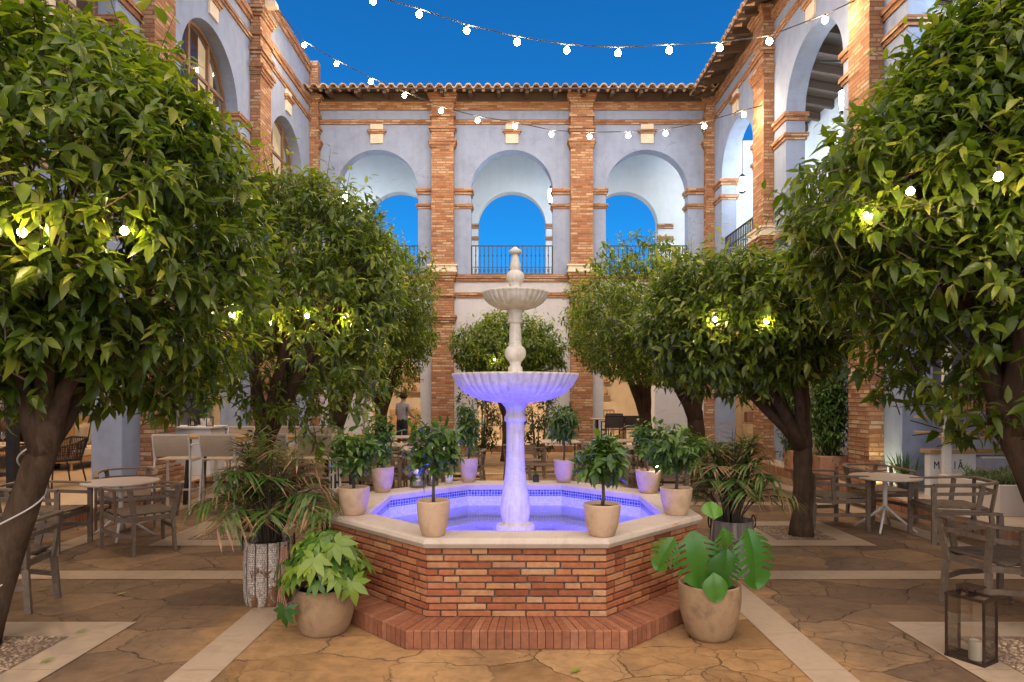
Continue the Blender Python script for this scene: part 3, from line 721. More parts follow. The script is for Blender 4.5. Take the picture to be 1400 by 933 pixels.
def roof(root, u0, u1, edge_w, back_w, z_edge, slope, xf, pitch=.28):
    """barrel-tile roof: waved sheet with thickness, eave boards and rafters are further parts"""
    b = MB(xf); n = int((u1-u0)/pitch*10); rows = 14
    P = []
    for k in range(rows+1):
        w = edge_w+(back_w-edge_w)*k/rows
        for i in range(n+1):
            u = u0+(u1-u0)*i/n; ph = (u/pitch) % 1.
            wave = .075*math.sqrt(max(0, 1-((ph-.5)/.33)**2)) if abs(ph-.5) < .33 else -.035*math.sqrt(max(0, 1-((min(ph, 1-ph))/.17)**2))
            jit = .012*math.sin(math.floor(u/pitch)*12.9+k*3.1)
            P.append((u, w+jit, z_edge+.06+wave+(w-edge_w)*slope+jit*.6))
    N1 = n+1
    top = len(P)
    for i in range(n+1):                       # eave lip: the same wave 3 cm lower
        u, w, z = P[i]; P.append((u, w+.002, z-.035))
    for i in range(n+1):
        u, w, z = P[i]; P.append((u, w+.25, z-.035))
    Fs = [(k*N1+i, k*N1+i+1, (k+1)*N1+i+1, (k+1)*N1+i) for k in range(rows) for i in range(n)]
    b.add(P, Fs+[(i, top+i, top+i+1, i+1) for i in range(n)]+[(top+i, top+N1+i, top+N1+i+1, top+i+1) for i in range(n)])
    tn = []
    for k in range(rows):
        for i in range(n): tn.append((math.sin(math.floor((u0+(u1-u0)*i/n)/pitch)*78.233+k*37.7)*43758.5) % 1.)
    for i in range(2*n): tn.append((math.sin(math.floor((u0+(u1-u0)*(i % n)/n)/pitch)*78.233)*43758.5) % 1.)
    b.t = tn
    r = b.build('tiled_roof', M['roof_tile'], root, world=True)
    e = MB(xf); e.add([(u0, edge_w+.03, z_edge-.02), (u1, edge_w+.03, z_edge-.02), (u1, back_w, z_edge-.02+(back_w-edge_w)*slope), (u0, back_w, z_edge-.02+(back_w-edge_w)*slope),
                       (u0, edge_w+.03, z_edge+.015), (u1, edge_w+.03, z_edge+.015), (u1, back_w, z_edge+.015+(back_w-edge_w)*slope), (u0, back_w, z_edge+.015+(back_w-edge_w)*slope)],
                      [(3, 2, 1, 0), (4, 5, 6, 7), (0, 1, 5, 4), (1, 2, 6, 5), (2, 3, 7, 6), (3, 0, 4, 7)])
    e.build('eave_board', M['dark_wood'], root, world=True)
    first = None; u = u0+.4
    while u < u1:
        t = MB(xf); z = lambda w: z_edge-.024+(w-edge_w)*slope
        w1 = -.005
        t.add([(u-.05, edge_w+.1, z(edge_w+.1)-.12), (u+.05, edge_w+.1, z(edge_w+.1)-.12), (u+.05, w1, z(w1)-.22), (u-.05, w1, z(w1)-.22),
               (u-.05, edge_w+.1, z(edge_w+.1)), (u+.05, edge_w+.1, z(edge_w+.1)), (u+.05, w1, z(w1)), (u-.05, w1, z(w1))],
              [(3, 2, 1, 0), (4, 5, 6, 7), (0, 1, 5, 4), (1, 2, 6, 5), (2, 3, 7, 6), (3, 0, 4, 7)])
        t.build('rafter', M['dark_wood'], root, world=True)
        u += .83
    return r

YB = 19.65; XR = 6.03
xfB = lambda p: (p[0], YB+p[1], p[2])
xfR = lambda p: (XR+p[1], p[0], p[2])
xfL = lambda p: (-XR-p[1], p[0], p[2])

# --- rear wing
rear = thing('arcade_wing', 'rear arcade wing with three open arches showing blue sky and a tiled eave', 'building', (0, YB, 0))
bays = [(-4.07, HALF), (0., HALF), (4.07, HALF)]
b = MB(xfB)
wall(b, -XR, XR, PZ, FLOOR2-.14, 0, .45, [(-4.3, -2.76, PZ, 2.1, True), (-1.05, 1.05, PZ, 1.85, True), (2.76, 4.3, PZ, 2.1, True)])
b.build('lower_wall', M['white_plaster'], rear, world=True)
b = MB(xfB); wall(b, -XR, XR, FLOOR2-.14, 10.72, 0, .40, [(c-h, c+h, FLOOR2+.03, SPR, True) for c, h in bays])
b.build('upper_wall', M['lilac'], rear, world=True)
b = MB(xfB); wall(b, -9.4, 9.4, FLOOR2, 10.9, 4.05, 4.45, [(c-h, c+h, FLOOR2+.6, SPR, True) for c, h in bays])
b.build('gallery_rear_wall', M['gallery'], rear, world=True)
for u in (-5.9, 2.83, 5.31-.0):
    pass
for c, h in bays:                                # imposts of the rear arches
    for s in (-1, 1):
        q = MB(xfB); e = c+s*h
        for za, zb in ((7.68, 7.86), (7.26, 7.4)): q.box(min(e-s*.04, e+s*.55), max(e-s*.04, e+s*.55), 3.99, 4.046, za, zb)
        q.build('impost', M['brick_band'], rear, world=True)
b = MB(xfB); b.box(-9.4, 9.4, .41, 4.04, FLOOR2-.12, FLOOR2-.002); b.box(-9.4, -6.5, .41, 4.04, FLOOR2, 10.6); 
b.box(6.5, 6.9, .41, 2.4, FLOOR2, 7.2)
b.build('gallery_floor', M['gallery'], rear, world=True)
b = MB(xfB); b.box(-6.0, 6.0, .41, 4.04, 10.5, 10.6)
b.build('gallery_ceiling', M['dark_wood'], rear, world=True)
for u in (-2.07, 2.08): pilaster(rear, xfB, u)
gp = [(-2.07-.33, -2.07+.33), (2.08-.33, 2.08+.33)]
band(rear, xfB, -XR, XR, 5.06, 5.27, .07, gaps=gp); band(rear, xfB, -XR, XR, 4.57, 4.73, .05, gaps=gp)
band(rear, xfB, -XR, XR, 9.79, 9.93, .06, gaps=gp); band(rear, xfB, -XR, XR, 10.22, 10.45, .08, gaps=gp)
for c, h in bays:
    medallion(rear, xfB, c); railing(rear, xfB, c-h+.01, c+h-.01)
for a, c in ((-XR, -4.07-HALF), (-4.07+HALF, -HALF), (HALF, 4.07-HALF), (4.07+HALF, XR)): impost(rear, xfB, a, c, left=a > -XR, right=c < XR)
b = MB(xfB); b.box(-XR, XR, -.05, -.003, 10.45, 10.755); b.build('wall_plate', M['dark_wood'], rear, world=True)
roof(rear, -6.6, 6.6, -.82, 3.4, 10.53, .3, xfB)
# ground-floor room behind the rear arches
b = MB(xfB); b.box(-9.4, 9.4, 6.4, 6.6, PZ, 5.0); b.box(-9.4, 9.4, .46, 6.6, 4.4, 4.5)
b.box(-9.4, -9.2, .46, 6.4, PZ, 4.4); b.box(9.2, 9.4, .46, 6.4, PZ, 4.4)
b.build('room_wall', M['warm_plaster'], rear, world=True)

# --- right wing (open gallery with timber ceiling)
SIDE_P = [15.33, 10.89, 6.45, 2.0]; SIDE_B = [17.5, 13.1, 8.67, 4.22]
def side_wing(name, label, xf, left):
    w = thing(name, label, 'building', (-XR if left else XR, 10.9, 0))
    top = 10.72
    b = MB(xf); wall(b, .6, YB-.002, PZ, FLOOR2-.14, 0, .47, [(c-1.4, c+1.4, PZ, 2.7, True) for c in SIDE_B])
    b.build('lower_wall', M['lilac'], w, world=True)
    b = MB(xf); wall(b, .6, YB-.002, FLOOR2-.14, top, 0, .42, [(c-HALF, c+HALF, FLOOR2+.03, SPR, True) for c in SIDE_B])
    b.build('upper_wall', M['lilac'], w, world=True)
    for u in SIDE_P: pilaster(w, xf, u, top=11.55 if left else 10.72)
    pilaster(w, xf, YB-.13, half=.13, proj=.25, lo=YB-.25, hi=YB-.004, top=11.6 if left else 10.72)
    gp = [(u-.33, u+.33) for u in SIDE_P]+[(YB-.25, YB)]
    band(w, xf, .6, YB, 5.06, 5.27, .07, gaps=gp); band(w, xf, .6, YB, 4.57, 4.73, .05, gaps=gp)
    band(w, xf, .6, YB, 9.79, 9.93, .06, gaps=gp); band(w, xf, .6, YB, 10.22, 10.45, .08, gaps=gp)
    for c in SIDE_B: medallion(w, xf, c)
    ed = sorted([(c-HALF, c+HALF) for c in SIDE_B])
    for i in range(len(ed)+1):
        a = .6 if i == 0 else ed[i-1][1]; c = YB-.01 if i == len(ed) else ed[i][0]
        impost(w, xf, a, c, .42, left=i > 0, right=i < len(ed))
    return w
right = side_wing('arcade_wing', 'right arcade wing with open balcony arches and a dark timber ceiling', xfR, False)
for c in SIDE_B: railing(right, xfR, c-HALF+.01, c+HALF-.01)
b = MB(xfR); b.box(.6, YB-.06, -.05, -.003, 10.45, 10.755); b.build('wall_plate', M['dark_wood'], right, world=True)
roof(right, .6, 19.4, -.75, 3.6, 10.53, .3, xfR)
b = MB(xfR); b.box(.6, 23.7, 2.85, 3.1, FLOOR2, 10.6); b.box(.6, YB, .43, 2.84, FLOOR2-.12, FLOOR2-.002)
b.build('gallery_rear_wall', M['gallery'], right, world=True)
b = MB(xfR); b.box(.6, YB+.4, .43, 2.84, 10.22, 10.28); b.build('gallery_ceiling', M['dark_wood'], right, world=True)
y = 1.2
while y < YB:
    b = MB(xfR); b.add([(y-.06, .43, 9.98), (y+.06, .43, 9.98), (y+.06, 2.84, 9.55), (y-.06, 2.84, 9.55), (y-.06, .43, 10.2), (y+.06, .43, 10.2), (y+.06, 2.84, 9.75), (y-.06, 2.84, 9.75)],
                       [(3, 2, 1, 0), (4, 5, 6, 7), (0, 1, 5, 4), (1, 2, 6, 5), (2, 3, 7, 6), (3, 0, 4, 7)])
    b.build('ceiling_beam', M['dark_wood'], right, world=True); y += .8
b = MB(xfR); b.add([(.6, .43, 10.21), (YB+.4, .43, 10.21), (YB+.4, 2.84, 9.77), (.6, 2.84, 9.77)], [(0, 1, 2, 3)]); b.build('ceiling_board', M['dark_wood'], right, world=True)
for c in SIDE_B[1:3]:
    b = MB(xfR); b.tube([(c, .1, 8.35), (c, 2.84, 8.35)], .025, 6); b.build('tie_rod', M['black_metal'], right, world=True)
b = MB(xfR); b.box(.6, 25., 3.6, 3.8, PZ, 5.0); b.build('portico_rear_wall', M['blue_plaster'], right, world=True)
b = MB(xfR); b.box(.6, YB, .48, 3.6, 4.4, 4.5); b.build('portico_ceiling', M['white_plaster'], right, world=True)
# brown framed windows in the shop wall behind the shelves
for yy in (9.35, 10.75):
    fr = MB(xfR); z0, z1 = 1.05, 2.6
    for (a, c, za, zb) in ((yy, yy+1.2, z0, z0+.1), (yy, yy+1.2, z1-.1, z1), (yy, yy+.1, z0+.1, z1-.1), (yy+1.1, yy+1.2, z0+.1, z1-.1), (yy+.56, yy+.64, z0+.1, z1-.1)): fr.box(a, c, 3.52, 3.597, za, zb)
    f = fr.build('window', M['frame_wood'], right, world=True)
    g = MB(xfR); g.box(yy+.1, yy+1.1, 3.56, 3.57, z0+.1, z1-.1); g_ = g.build('pane', M['glass'], right, world=True); g_.parent = f
fr = MB(xfR); fr.box(.6, 9.2, 3.50, 3.59, PZ, 3.2); fr.build('shop_front', M['frame_wood'], right, world=True)

# --- left wing (glazed arches, parapet)
leftw = side_wing('arcade_wing', 'left arcade wing with tall glazed arches under a brick topped parapet', xfL, True)
gp = [(u-.33, u+.33) for u in SIDE_P]+[(YB-.25, YB)]
b = MB(xfL); b.box(.6, YB-.002, 0, .42, 10.721, 11.22); b.build('parapet', M['lilac'], leftw, world=True)
band(leftw, xfL, .6, YB, 11.2, 11.5, .08, name='parapet_coping', gaps=gp)
b = MB(xfL); b.box(.6, YB, .0, .44, 11.5, 11.55); b.build('coping_slab', M['cream'], leftw, world=True)
for u in SIDE_P[:2]:
    b = MB(xfL); b.box(u-.1, u+.1, -.5, -.25, 10.75, 10.87); b.build('rain_spout', M['cream'], leftw, world=True)
for c in SIDE_B:
    fr = MB(xfL); w0, w1 = .27, .33; r = HALF
    for a in (-r, -r/3, r/3, r-.07):
        z1 = SPR+math.sqrt(max(.01, r*r-(a+.035)**2)); fr.box(c+a, c+a+.07, w0, w1, FLOOR2+.03, z1)
    for z in (FLOOR2+.03, 6.3, SPR-.6, SPR+.25):
        rr = r if z < SPR else math.sqrt(r*r-(z-SPR)**2); fr.box(c-rr, c+rr, w0+.004, w1-.004, z, z+.07)
    pts = [(c+(r-.03)*math.cos(t), (w0+w1)/2, SPR+(r-.03)*math.sin(t)) for t in np.linspace(PI, 0, 25)]
    fr.sweep(pts, .06, .07, up=(0, 1, 0))
    f = fr.build('window_frame', M['frame_wood'], leftw, world=True)
    g = MB(xfL); P = [(c-r, .30, FLOOR2+.1), (c+r, .30, FLOOR2+.1)]+[(c+r*math.cos(t), .30, SPR+r*math.sin(t)) for t in np.linspace(0, PI, 25)]
    g.add(P, [tuple(range(len(P)))]); g_ = g.build('pane', M['glass'], leftw, world=True); g_.parent = f
    # curtains a little behind the glass
    spans = ((-r, r),) if c > 16 else ((-r, -.35), (.75, r)) if c > 10 else ((.45, r), (-r, -.9))
    cu = MB(xfL)
    for (a, e) in spans:
        n = int((e-a)/.03); P = []
        for i in range(n+1):
            u = c+a+(e-a)*i/n; w = .62+.05*math.sin(u*31)+.02*math.sin(u*77); P += [(u, w, FLOOR2+.05), (u, w, 9.4)]
        cu.add(P, [(2*i, 2*i+2, 2*i+3, 2*i+1) for i in range(n)])
    cu.build('curtain', M['curtain'], leftw, smooth=True, world=True)
b = MB(xfL); b.box(.6, 19.6, 4.0, 4.2, FLOOR2, 10.7); b.box(.6, 19.6, .43, 4.0, FLOOR2-.12, FLOOR2-.002); b.build('room_wall', M['warm_plaster'], leftw, world=True)
b = MB(xfL); b.box(.6, 19.6, .43, 4.0, 10.3, 10.4); b.build('room_ceiling', M['dark_wood'], leftw, world=True)
b = MB(xfL); b.box(.6, 25., 4.0, 4.2, PZ, 5.0); b.box(9.3, 9.5, 2.3, 4.0, PZ, 4.4)
b.build('portico_rear_wall', M['lilac'], leftw, world=True)
b = MB(xfL); b.box(.6, YB, .48, 4.0, 4.4, 4.5); b.build('portico_ceiling', M['warm_plaster'], leftw, world=True)
b = MB(xfL); b.box(8.15, 8.25, .2, .3, PZ, 4.1); b.build('door_post', M['black_metal'], leftw, world=True)

# ------------------------------------------------------------------ fountain
FX, FY = .03, 5.96
def octo(R_, z, c=(0, 0)): return [(c[0]+R_*math.cos(PI/8+k*PI/4), c[1]+R_*math.sin(PI/8+k*PI/4), z) for k in range(8)]
fount = thing('fountain', 'octagonal brick fountain with a white two bowl column lit violet', 'fountain', (FX, FY, 0))
def octo_ring(b, Ro, Ri, z0, z1, bev=0., mi=0):
    rings = [octo(Ri, z0), octo(Ro-bev*.6, z0), octo(Ro, z0+bev), octo(Ro, z1-bev), octo(Ro-bev*.35, z1-bev*.35), octo(Ro-bev, z1), octo(Ri+bev*.6, z1), octo(Ri, z1-bev*.6)]
    P = sum(rings, []); n = len(rings)
    b.add(P, [(i*8+k, i*8+(k+1) % 8, ((i+1) % n)*8+(k+1) % 8, ((i+1) % n)*8+k) for i in range(n) for k in range(8)], mi)
b = MB(); octo_ring(b, 1.585, 1.36, .12, .60); octo_ring(b, 1.86, 1.5, .0, .112)
core = b.build('masonry_core', M['mortar'], fount)
# real bricks: ten stretcher courses on each side, soldier bricks round the step
b = MB(); Rw = 1.613; bh = .0475; z0 = .128
for k in range(8):
    a = Vector(octo(Rw, 0)[k]); c = Vector(octo(Rw, 0)[(k+1) % 8]); t = (c-a).normalized(); nrm = Vector((t.y, -t.x, 0)); Ls = (c-a).length
    for r_ in range(10):
        x = -(.0 if r_ % 2 else .115)+random.uniform(-.02, .02); za = z0+r_*bh
        while x < Ls:
            ln = random.choice((.235, .235, .225, .115, .2)); x0 = max(x, 0.0); x1 = min(x+ln-.011, Ls)
            if x1-x0 > .02:
                pr = random.uniform(-.004, .004); tn = random.random(); dz = random.uniform(-.0015, .0015)
                e0 = .0 if x0 > .001 else 0; 
                p = [a+t*x0, a+t*x1]
                P = []
                for zz, ins in ((za+dz, .004), (za+dz+.004, 0), (za+dz+bh-.0145, 0), (za+dz+bh-.0105, .004)):
                    for q, sg in ((p[0], 1), (p[1], -1)):
                        P.append(q+nrm*(pr-ins)+t*(sg*ins)+Vector((0, 0, zz)))
                for zz in (za+dz+.004, za+dz+bh-.0145):
                    for q in p: P.append(q-nrm*.05+Vector((0, 0, zz)))
                b.add(P, [(0, 1, 3, 2), (2, 3, 5, 4), (4, 5, 7, 6), (0, 2, 4, 6), (1, 7, 5, 3), (0, 8, 9, 1), (6, 7, 11, 10), (0, 6, 10, 8), (1, 9, 11, 7)], 0, tn)
            x += ln
b.build('brick_wall', M['brick_piece'], fount)
b = MB(); Ro, Ri_, zt = 1.885, 1.58, .125
for k in range(8):
    a = Vector(octo(Ro, 0)[k]); c = Vector(octo(Ro, 0)[(k+1) % 8]); ai = Vector(octo(Ri_, 0)[k]); ci = Vector(octo(Ri_, 0)[(k+1) % 8])
    n = int((c-a).length/.052)
    for i in range(n):
        g = .0022/(c-a).length; s0, s1 = i/n+g, (i+1)/n-g; tn = random.random(); up = random.uniform(-.003, .002)
        p0, p1, q0, q1 = a.lerp(c, s0), a.lerp(c, s1), ai.lerp(ci, s0), ai.lerp(ci, s1)
        d = (q0-p0).normalized()*.006
        P = [p0+d, p1+d, q1, q0, p0+Vector((0, 0, .006)), p1+Vector((0, 0, .006)), p0+Vector((0, 0, zt-.008+up)), p1+Vector((0, 0, zt-.008+up)),
             p0+d+Vector((0, 0, zt+up)), p1+d+Vector((0, 0, zt+up)), q1+Vector((0, 0, zt+up)), q0+Vector((0, 0, zt+up))]
        b.add(P, [(0, 1, 5, 4), (4, 5, 7, 6), (6, 7, 9, 8), (8, 9, 10, 11), (0, 4, 6, 8, 11, 3), (1, 2, 10, 9, 7, 5)], 0, tn)
b.build('brick_step', M['step_brick'], fount)
b = MB(); octo_ring(b, 1.655, 1.33, .602, .668, .030); cop = b.build('coping', M['coping'], fount, smooth=False)
b = MB()
for (Ra, za, zb, mi) in ((1.352, .530, .601, 1), (1.35, .12, .530, 0)):
    P = octo(Ra, za)+octo(Ra, zb); b.add(P, [(k, (k+1) % 8, 8+(k+1) % 8, 8+k) for k in range(8)], mi)
b.add(octo(1.35, .13), [tuple(range(8))], 0)
P = octo(1.349, .30)+octo(1.05, .30)+octo(1.05, .131)
b.add(P, [(k, (k+1) % 8, 8+(k+1) % 8, 8+k) for k in range(8)]+[(8+k, 8+(k+1) % 8, 16+(k+1) % 8, 16+k) for k in range(8)], 0)
b.build('tiled_basin', [M['mosaic'], M['mosaic_band']], fount)
b = MB(); b.add(octo(1.348, .425), [tuple(range(8))]); b.build('water_surface', M['water'], fount)
def spl(pr, m=4):
    """smooth a lathe profile (Catmull-Rom)"""
    out = []; n = len(pr)
    for i in range(n-1):
        p0, p1, p2, p3 = (pr[max(i-1, 0)], pr[i], pr[i+1], pr[min(i+2, n-1)])
        for j in range(m):
            t = j/m
            out.append(tuple(max(0., .5*((2*b_)+(-a_+c_)*t+(2*a_-5*b_+4*c_-d_)*t*t+(-a_+3*b_-3*c_+d_)*t**3)) for a_, b_, c_, d_ in zip(p0, p1, p2, p3)))
    return out+[pr[-1]]
colp = [(.175, .13), (.175, .45), (.17, .468), (.125, .478), (.12, .50)]+spl([(.12, .50), (.132, .56), (.136, .63), (.126, .72), (.108, .82), (.093, .95), (.084, 1.1), (.081, 1.27), (.082, 1.40)])+\
       [(.098, 1.41), (.101, 1.43), (.101, 1.45), (.088, 1.465), (.083, 1.49)]+spl([(.083, 1.49), (.092, 1.53), (.115, 1.56), (.13, 1.575)])+[(.132, 1.6)]
b = MB(); b.lathe(colp, 40, wob=.004); b.build('column', M['fountain_stone'], fount, smooth=True)
def bowl(name, rim, zrim, zbot, rb, nf):
    h = zrim-zbot
    prof = [(rb, zbot), (rim*.42, zbot+h*.05), (rim*.62, zbot+h*.16), (rim*.8, zbot+h*.36), (rim*.91, zbot+h*.6), (rim*.975, zbot+h*.86), (rim, zrim-.012), (rim*1.005, zrim), (rim*.975, zrim), (rim*.93, zrim-h*.2), (rim*.75, zrim-h*.5), (rim*.3, zrim-h*.72), (.01, zrim-h*.75)]
    fl = [.2, .6, .9, 1, 1, 1, .9, .6, .3, .1, 0, 0, 0]
    pp = []; ff = []
    for (a, f1), (c, f2) in zip(zip(prof, fl), zip(prof[1:], fl[1:])):
        for j in range(3): t = j/3; pp.append((a[0]+(c[0]-a[0])*t, a[1]+(c[1]-a[1])*t)); ff.append(f1+(f2-f1)*t)
    pp.append(prof[-1]); ff.append(0)
    b = MB(); b.lathe(pp, nf*10, flute=.035, nf=nf, fl=ff); return b.build(name, M['fountain_stone'], fount, smooth=True)
bowl('large_bowl', .562, 1.842, 1.575, .12, 44)
up = [(.06, 1.70), (.066, 1.86), (.066, 1.90), (.048, 1.915), (.055, 1.95)]+spl([(.055, 1.95), (.088, 1.99), (.097, 2.03), (.088, 2.07), (.06, 2.1), (.056, 2.13)])+spl([(.056, 2.13), (.056, 2.2), (.05, 2.28), (.05, 2.3)])+\
     [(.066, 2.305), (.068, 2.325), (.06, 2.34)]+spl([(.06, 2.34), (.064, 2.38), (.073, 2.42), (.07, 2.46)])
b = MB(); b.lathe(up, 32, wob=.006); b.build('upper_column', M['fountain_stone'], fount, smooth=True)
bowl('small_bowl', .298, 2.585, 2.425, .06, 32)
fi = [(.045, 2.48), (.058, 2.6), (.052, 2.64)]+spl([(.052, 2.64), (.06, 2.67), (.08, 2.7), (.082, 2.735), (.07, 2.765), (.045, 2.785)])+spl([(.045, 2.785), (.05, 2.82), (.038, 2.88), (.026, 2.935)])+[(.05, 2.94), (.058, 2.955), (.055, 2.97), (.03, 2.985), (.014, 3.0), (.0, 3.005)]
b = MB(); b.lathe(fi, 28, wob=.006); b.build('finial', M['fountain_stone'], fount, smooth=True)
for k in range(6):
    an = PI/6+k*PI/3; lx, ly = .62*math.cos(an), .62*math.sin(an)
    b = MB(); b.lathe([(.05, 0), (.055, .03), (.05, .05)], 14); o = b.build('pool_lamp', M['black_metal'], fount); o.location = (lx, ly, .133)
    g = MB(); g.lathe([(.044, .0515), (.03, .06), (0., .062)], 14, cap=False); go = g.build('lamp_glass', M['pool_glow'], fount); go.parent = o
# ------------------------------------------------------------------ trees
CROWN = {}
def tree(label, base, c, rad, n, seed, r0, zf, limbs, fine=True, leaf=.105, shoots=14, name='orange_tree', group='orange trees in the gravel beds', lean=None, amp=.27, per=9, flat=.25, taper=0.):
    t = thing(name, label, 'tree', (base[0], base[1], 0), 0, group)
    r = random.Random(seed); B = Vector((base[0], base[1], 0)); C = Vector(c)
    fork = Vector(lean) if lean else Vector((base[0]+(c[0]-base[0])*.25, base[1]+(c[1]-base[1])*.25, zf))
    b = MB(); pts = []; rs = []
    for k in range(9):
        f = k/8; p = B.lerp(fork, f); s = math.sin(f*PI)*.03; bow = -.2*(p.x-B.x)*math.sin(f*PI)*(1-f)
        pts.append(p-B+Vector((bow+s*math.sin(seed)*.4, s*math.cos(seed*2), -.02 if k == 0 else 0))); rs.append(r0*(1.22-.5*min(1, f*4)*.5-.1*f)*(1+.05*math.sin(k*2.3+seed)))
    top = pts[-1]-pts[-2]; pts += [pts[-1]+top*.35, pts[-1]+top*.55]; rs += [rs[-1]*.8, rs[-1]*.3]
    b.tube(pts, rs, 14, wob=.05)
    low = fork-(fork-B).normalized()*.16
    for k in range(limbs):
        an = 2*PI*k/limbs+r.uniform(-.4, .4)+seed
        tgt = C+Vector((rad[0]*.62*math.cos(an), rad[1]*.62*math.sin(an), rad[2]*r.uniform(-.25, .35)))
        mid = fork.lerp(tgt, .5)+Vector((0, 0, r.uniform(-.12, .08))); q = []
        for j in range(8):
            f = j/7; q.append((low*(1-f)**2+mid*2*f*(1-f)+tgt*f*f)-B+Vector((r.uniform(-.02, .02), r.uniform(-.02, .02), 0)))
        b.tube(q, [r0*(.78-.66*(j/7)**.7) for j in range(8)], 8, wob=.04)
        for m in range(3):
            a = q[3+m]; d = Vector((r.uniform(-1, 1), r.uniform(-1, 1), r.uniform(.1, 1))).normalized()*rad[0]*.5
            b.tube([a, a+d*.5+Vector((0, 0, .04)), a+d], [r0*.2, r0*.13, r0*.05], 6)
    b.build('trunk', M['bark'], t, smooth=True)
    P, D, N, L, W, T = crown_leaves((C-B), rad, n, seed, amp, leaf, per, shoots, .22, flat, taper=taper)
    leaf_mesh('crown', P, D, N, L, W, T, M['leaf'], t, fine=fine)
    if fine:                                   # the twigs the leaf sprays grow on
        b = MB(); rr = random.Random(seed)
        for p, d, l in zip(TWIG['p'], TWIG['d'], TWIG['l']):
            if rr.random() < .55:
                p = Vector(p); d = Vector(d); b.tube([p-d*.12, p+d*l*.5, p+d*l+Vector((0, 0, -.02))], [.0055, .004, .002], 3, cap=False)
        b.build('twigs', M['stem'], t)
    CROWN[label] = (C, Vector(rad)); return t
G_L = 'large orange tree with a leaning trunk wound with white cable, nearest on the left edge'
G_R = 'large bushy orange tree lit by warm bulbs, nearest on the right edge'
tree(G_L, (-3.47, 4.22), (-3.12, 4.42, 2.86), (1.13, 1.15, 1.22), 22000, 3, .1, 1.4, 6, leaf=.128, shoots=60, flat=.08, lean=(-3.0, 4.22, 1.42))
t2l = 'dense orange tree behind the palm in the hammered pot'
tree(t2l, (-3.15, 7.95), (-2.55, 7.9, 3.05), (1.2, 1.2, 1.22), 18000, 5, .14, 1.25, 6, shoots=60, flat=.2, leaf=.118)
t3l = 'dark trunked orange tree behind the left bar table'
tree(t3l, (-3.2, 11.5), (-2.75, 11.5, 3.05), (1.12, 1.1, 1.2), 17000, 8, .15, 1.2, 5, shoots=30, flat=.2)
t4l = 'farthest orange tree on the left, beside the brick pilaster'
tree(t4l, (-3.1, 15.2), (-2.85, 15.0, 3.15), (1.2, 1.1, 1.2), 14000, 12, .15, 1.2, 5, fine=False, flat=.3, shoots=16)
tree(G_R, (3.85, 4.3), (3.5, 4.5, 3.1), (1.24, 1.2, 1.42), 25000, 21, .125, 1.5, 6, leaf=.128, shoots=50, flat=.4, taper=.42, lean=(3.32, 4.38, 1.55))
r2l = 'low spreading orange tree with a straight bare trunk beside the right round table'
tree(r2l, (3.38, 7.62), (2.72, 7.62, 2.5), (1.12, 1.05, .74), 18000, 26, .115, 1.15, 6, shoots=26, amp=.13, lean=(3.4, 7.62, 1.2), leaf=.118, flat=.25)
r3l = 'knobbly trunked orange tree standing behind the right palm'
tree(r3l, (3.38, 11.6), (2.85, 11.5, 2.9), (1.08, 1.0, 1.0), 17000, 31, .16, 1.35, 5, shoots=26, flat=.25)
r4l = 'farthest orange tree on the right, before the mesh backed chairs'
tree(r4l, (3.3, 15.6), (2.7, 15.3, 3.15), (1.15, 1.1, 1.12), 15000, 35, .16, 1.3, 5, fine=False, flat=.3, shoots=20)
c5l = 'pale green orange tree directly behind the fountain column'
tree(c5l, (-.15, 16.3), (-.12, 16.3, 2.72), (1.3, 1.0, .92), 15000, 40, .12, 1.3, 6, fine=False, shoots=50, leaf=.125, group='orange trees in the gravel beds', amp=.2)
# white cable wound round the leaning trunk
b = MB(); pts = []
for k in range(60):
    f = k/59; g = .12+.8*f; p = Vector((-3.47, 4.22, 0)).lerp(Vector((-3.0, 4.22, 1.42)), g); p.x -= .094*math.sin(g*PI)*(1-g); an = f*2*PI*2.3+2.6; rr = .118*(1-.06*f)
    pts.append(p+Vector((rr*math.cos(an), rr*math.sin(an), 0)))
b.tube(pts, .006, 6); tag(b.build('light_cable', M['cable'], smooth=True), 'pale cable spiralling up the leaning orange tree trunk', 'cable')

def dark_shrub(label, x, y, h, r, seed):
    t = thing('tall_shrub', label, 'shrub', (x, y, 0)); b = MB()
    rr = random.Random(seed)
    for k in range(7):
        a = rr.uniform(0, 6.28); b.tube([(.06*math.cos(a), .06*math.sin(a), 0), (.14*math.cos(a), .14*math.sin(a), h*.5), (r*.5*math.cos(a), r*.5*math.sin(a), h*.85)], [.02, .015, .006], 6)
    b.build('stem', M['stem'], t)
    P, D, N, L, W, T = crown_leaves((0, 0, h*.62), (r, r, h*.42), 1500, seed, .25, .1, 8, 8)
    leaf_mesh('foliage', P, D, N, L, W, T, M['leaf_dark'], t, fine=False)
dark_shrub('dark many stemmed shrub left of the fountain column', -.72, 15.3, 1.75, .42, 51)
dark_shrub('dark many stemmed shrub right of the fountain column', .62, 15.0, 1.7, .42, 52)
dark_shrub('dark bushy shrub between the two left orange trunks', -4.4, 13.6, 2.0, .6, 53)

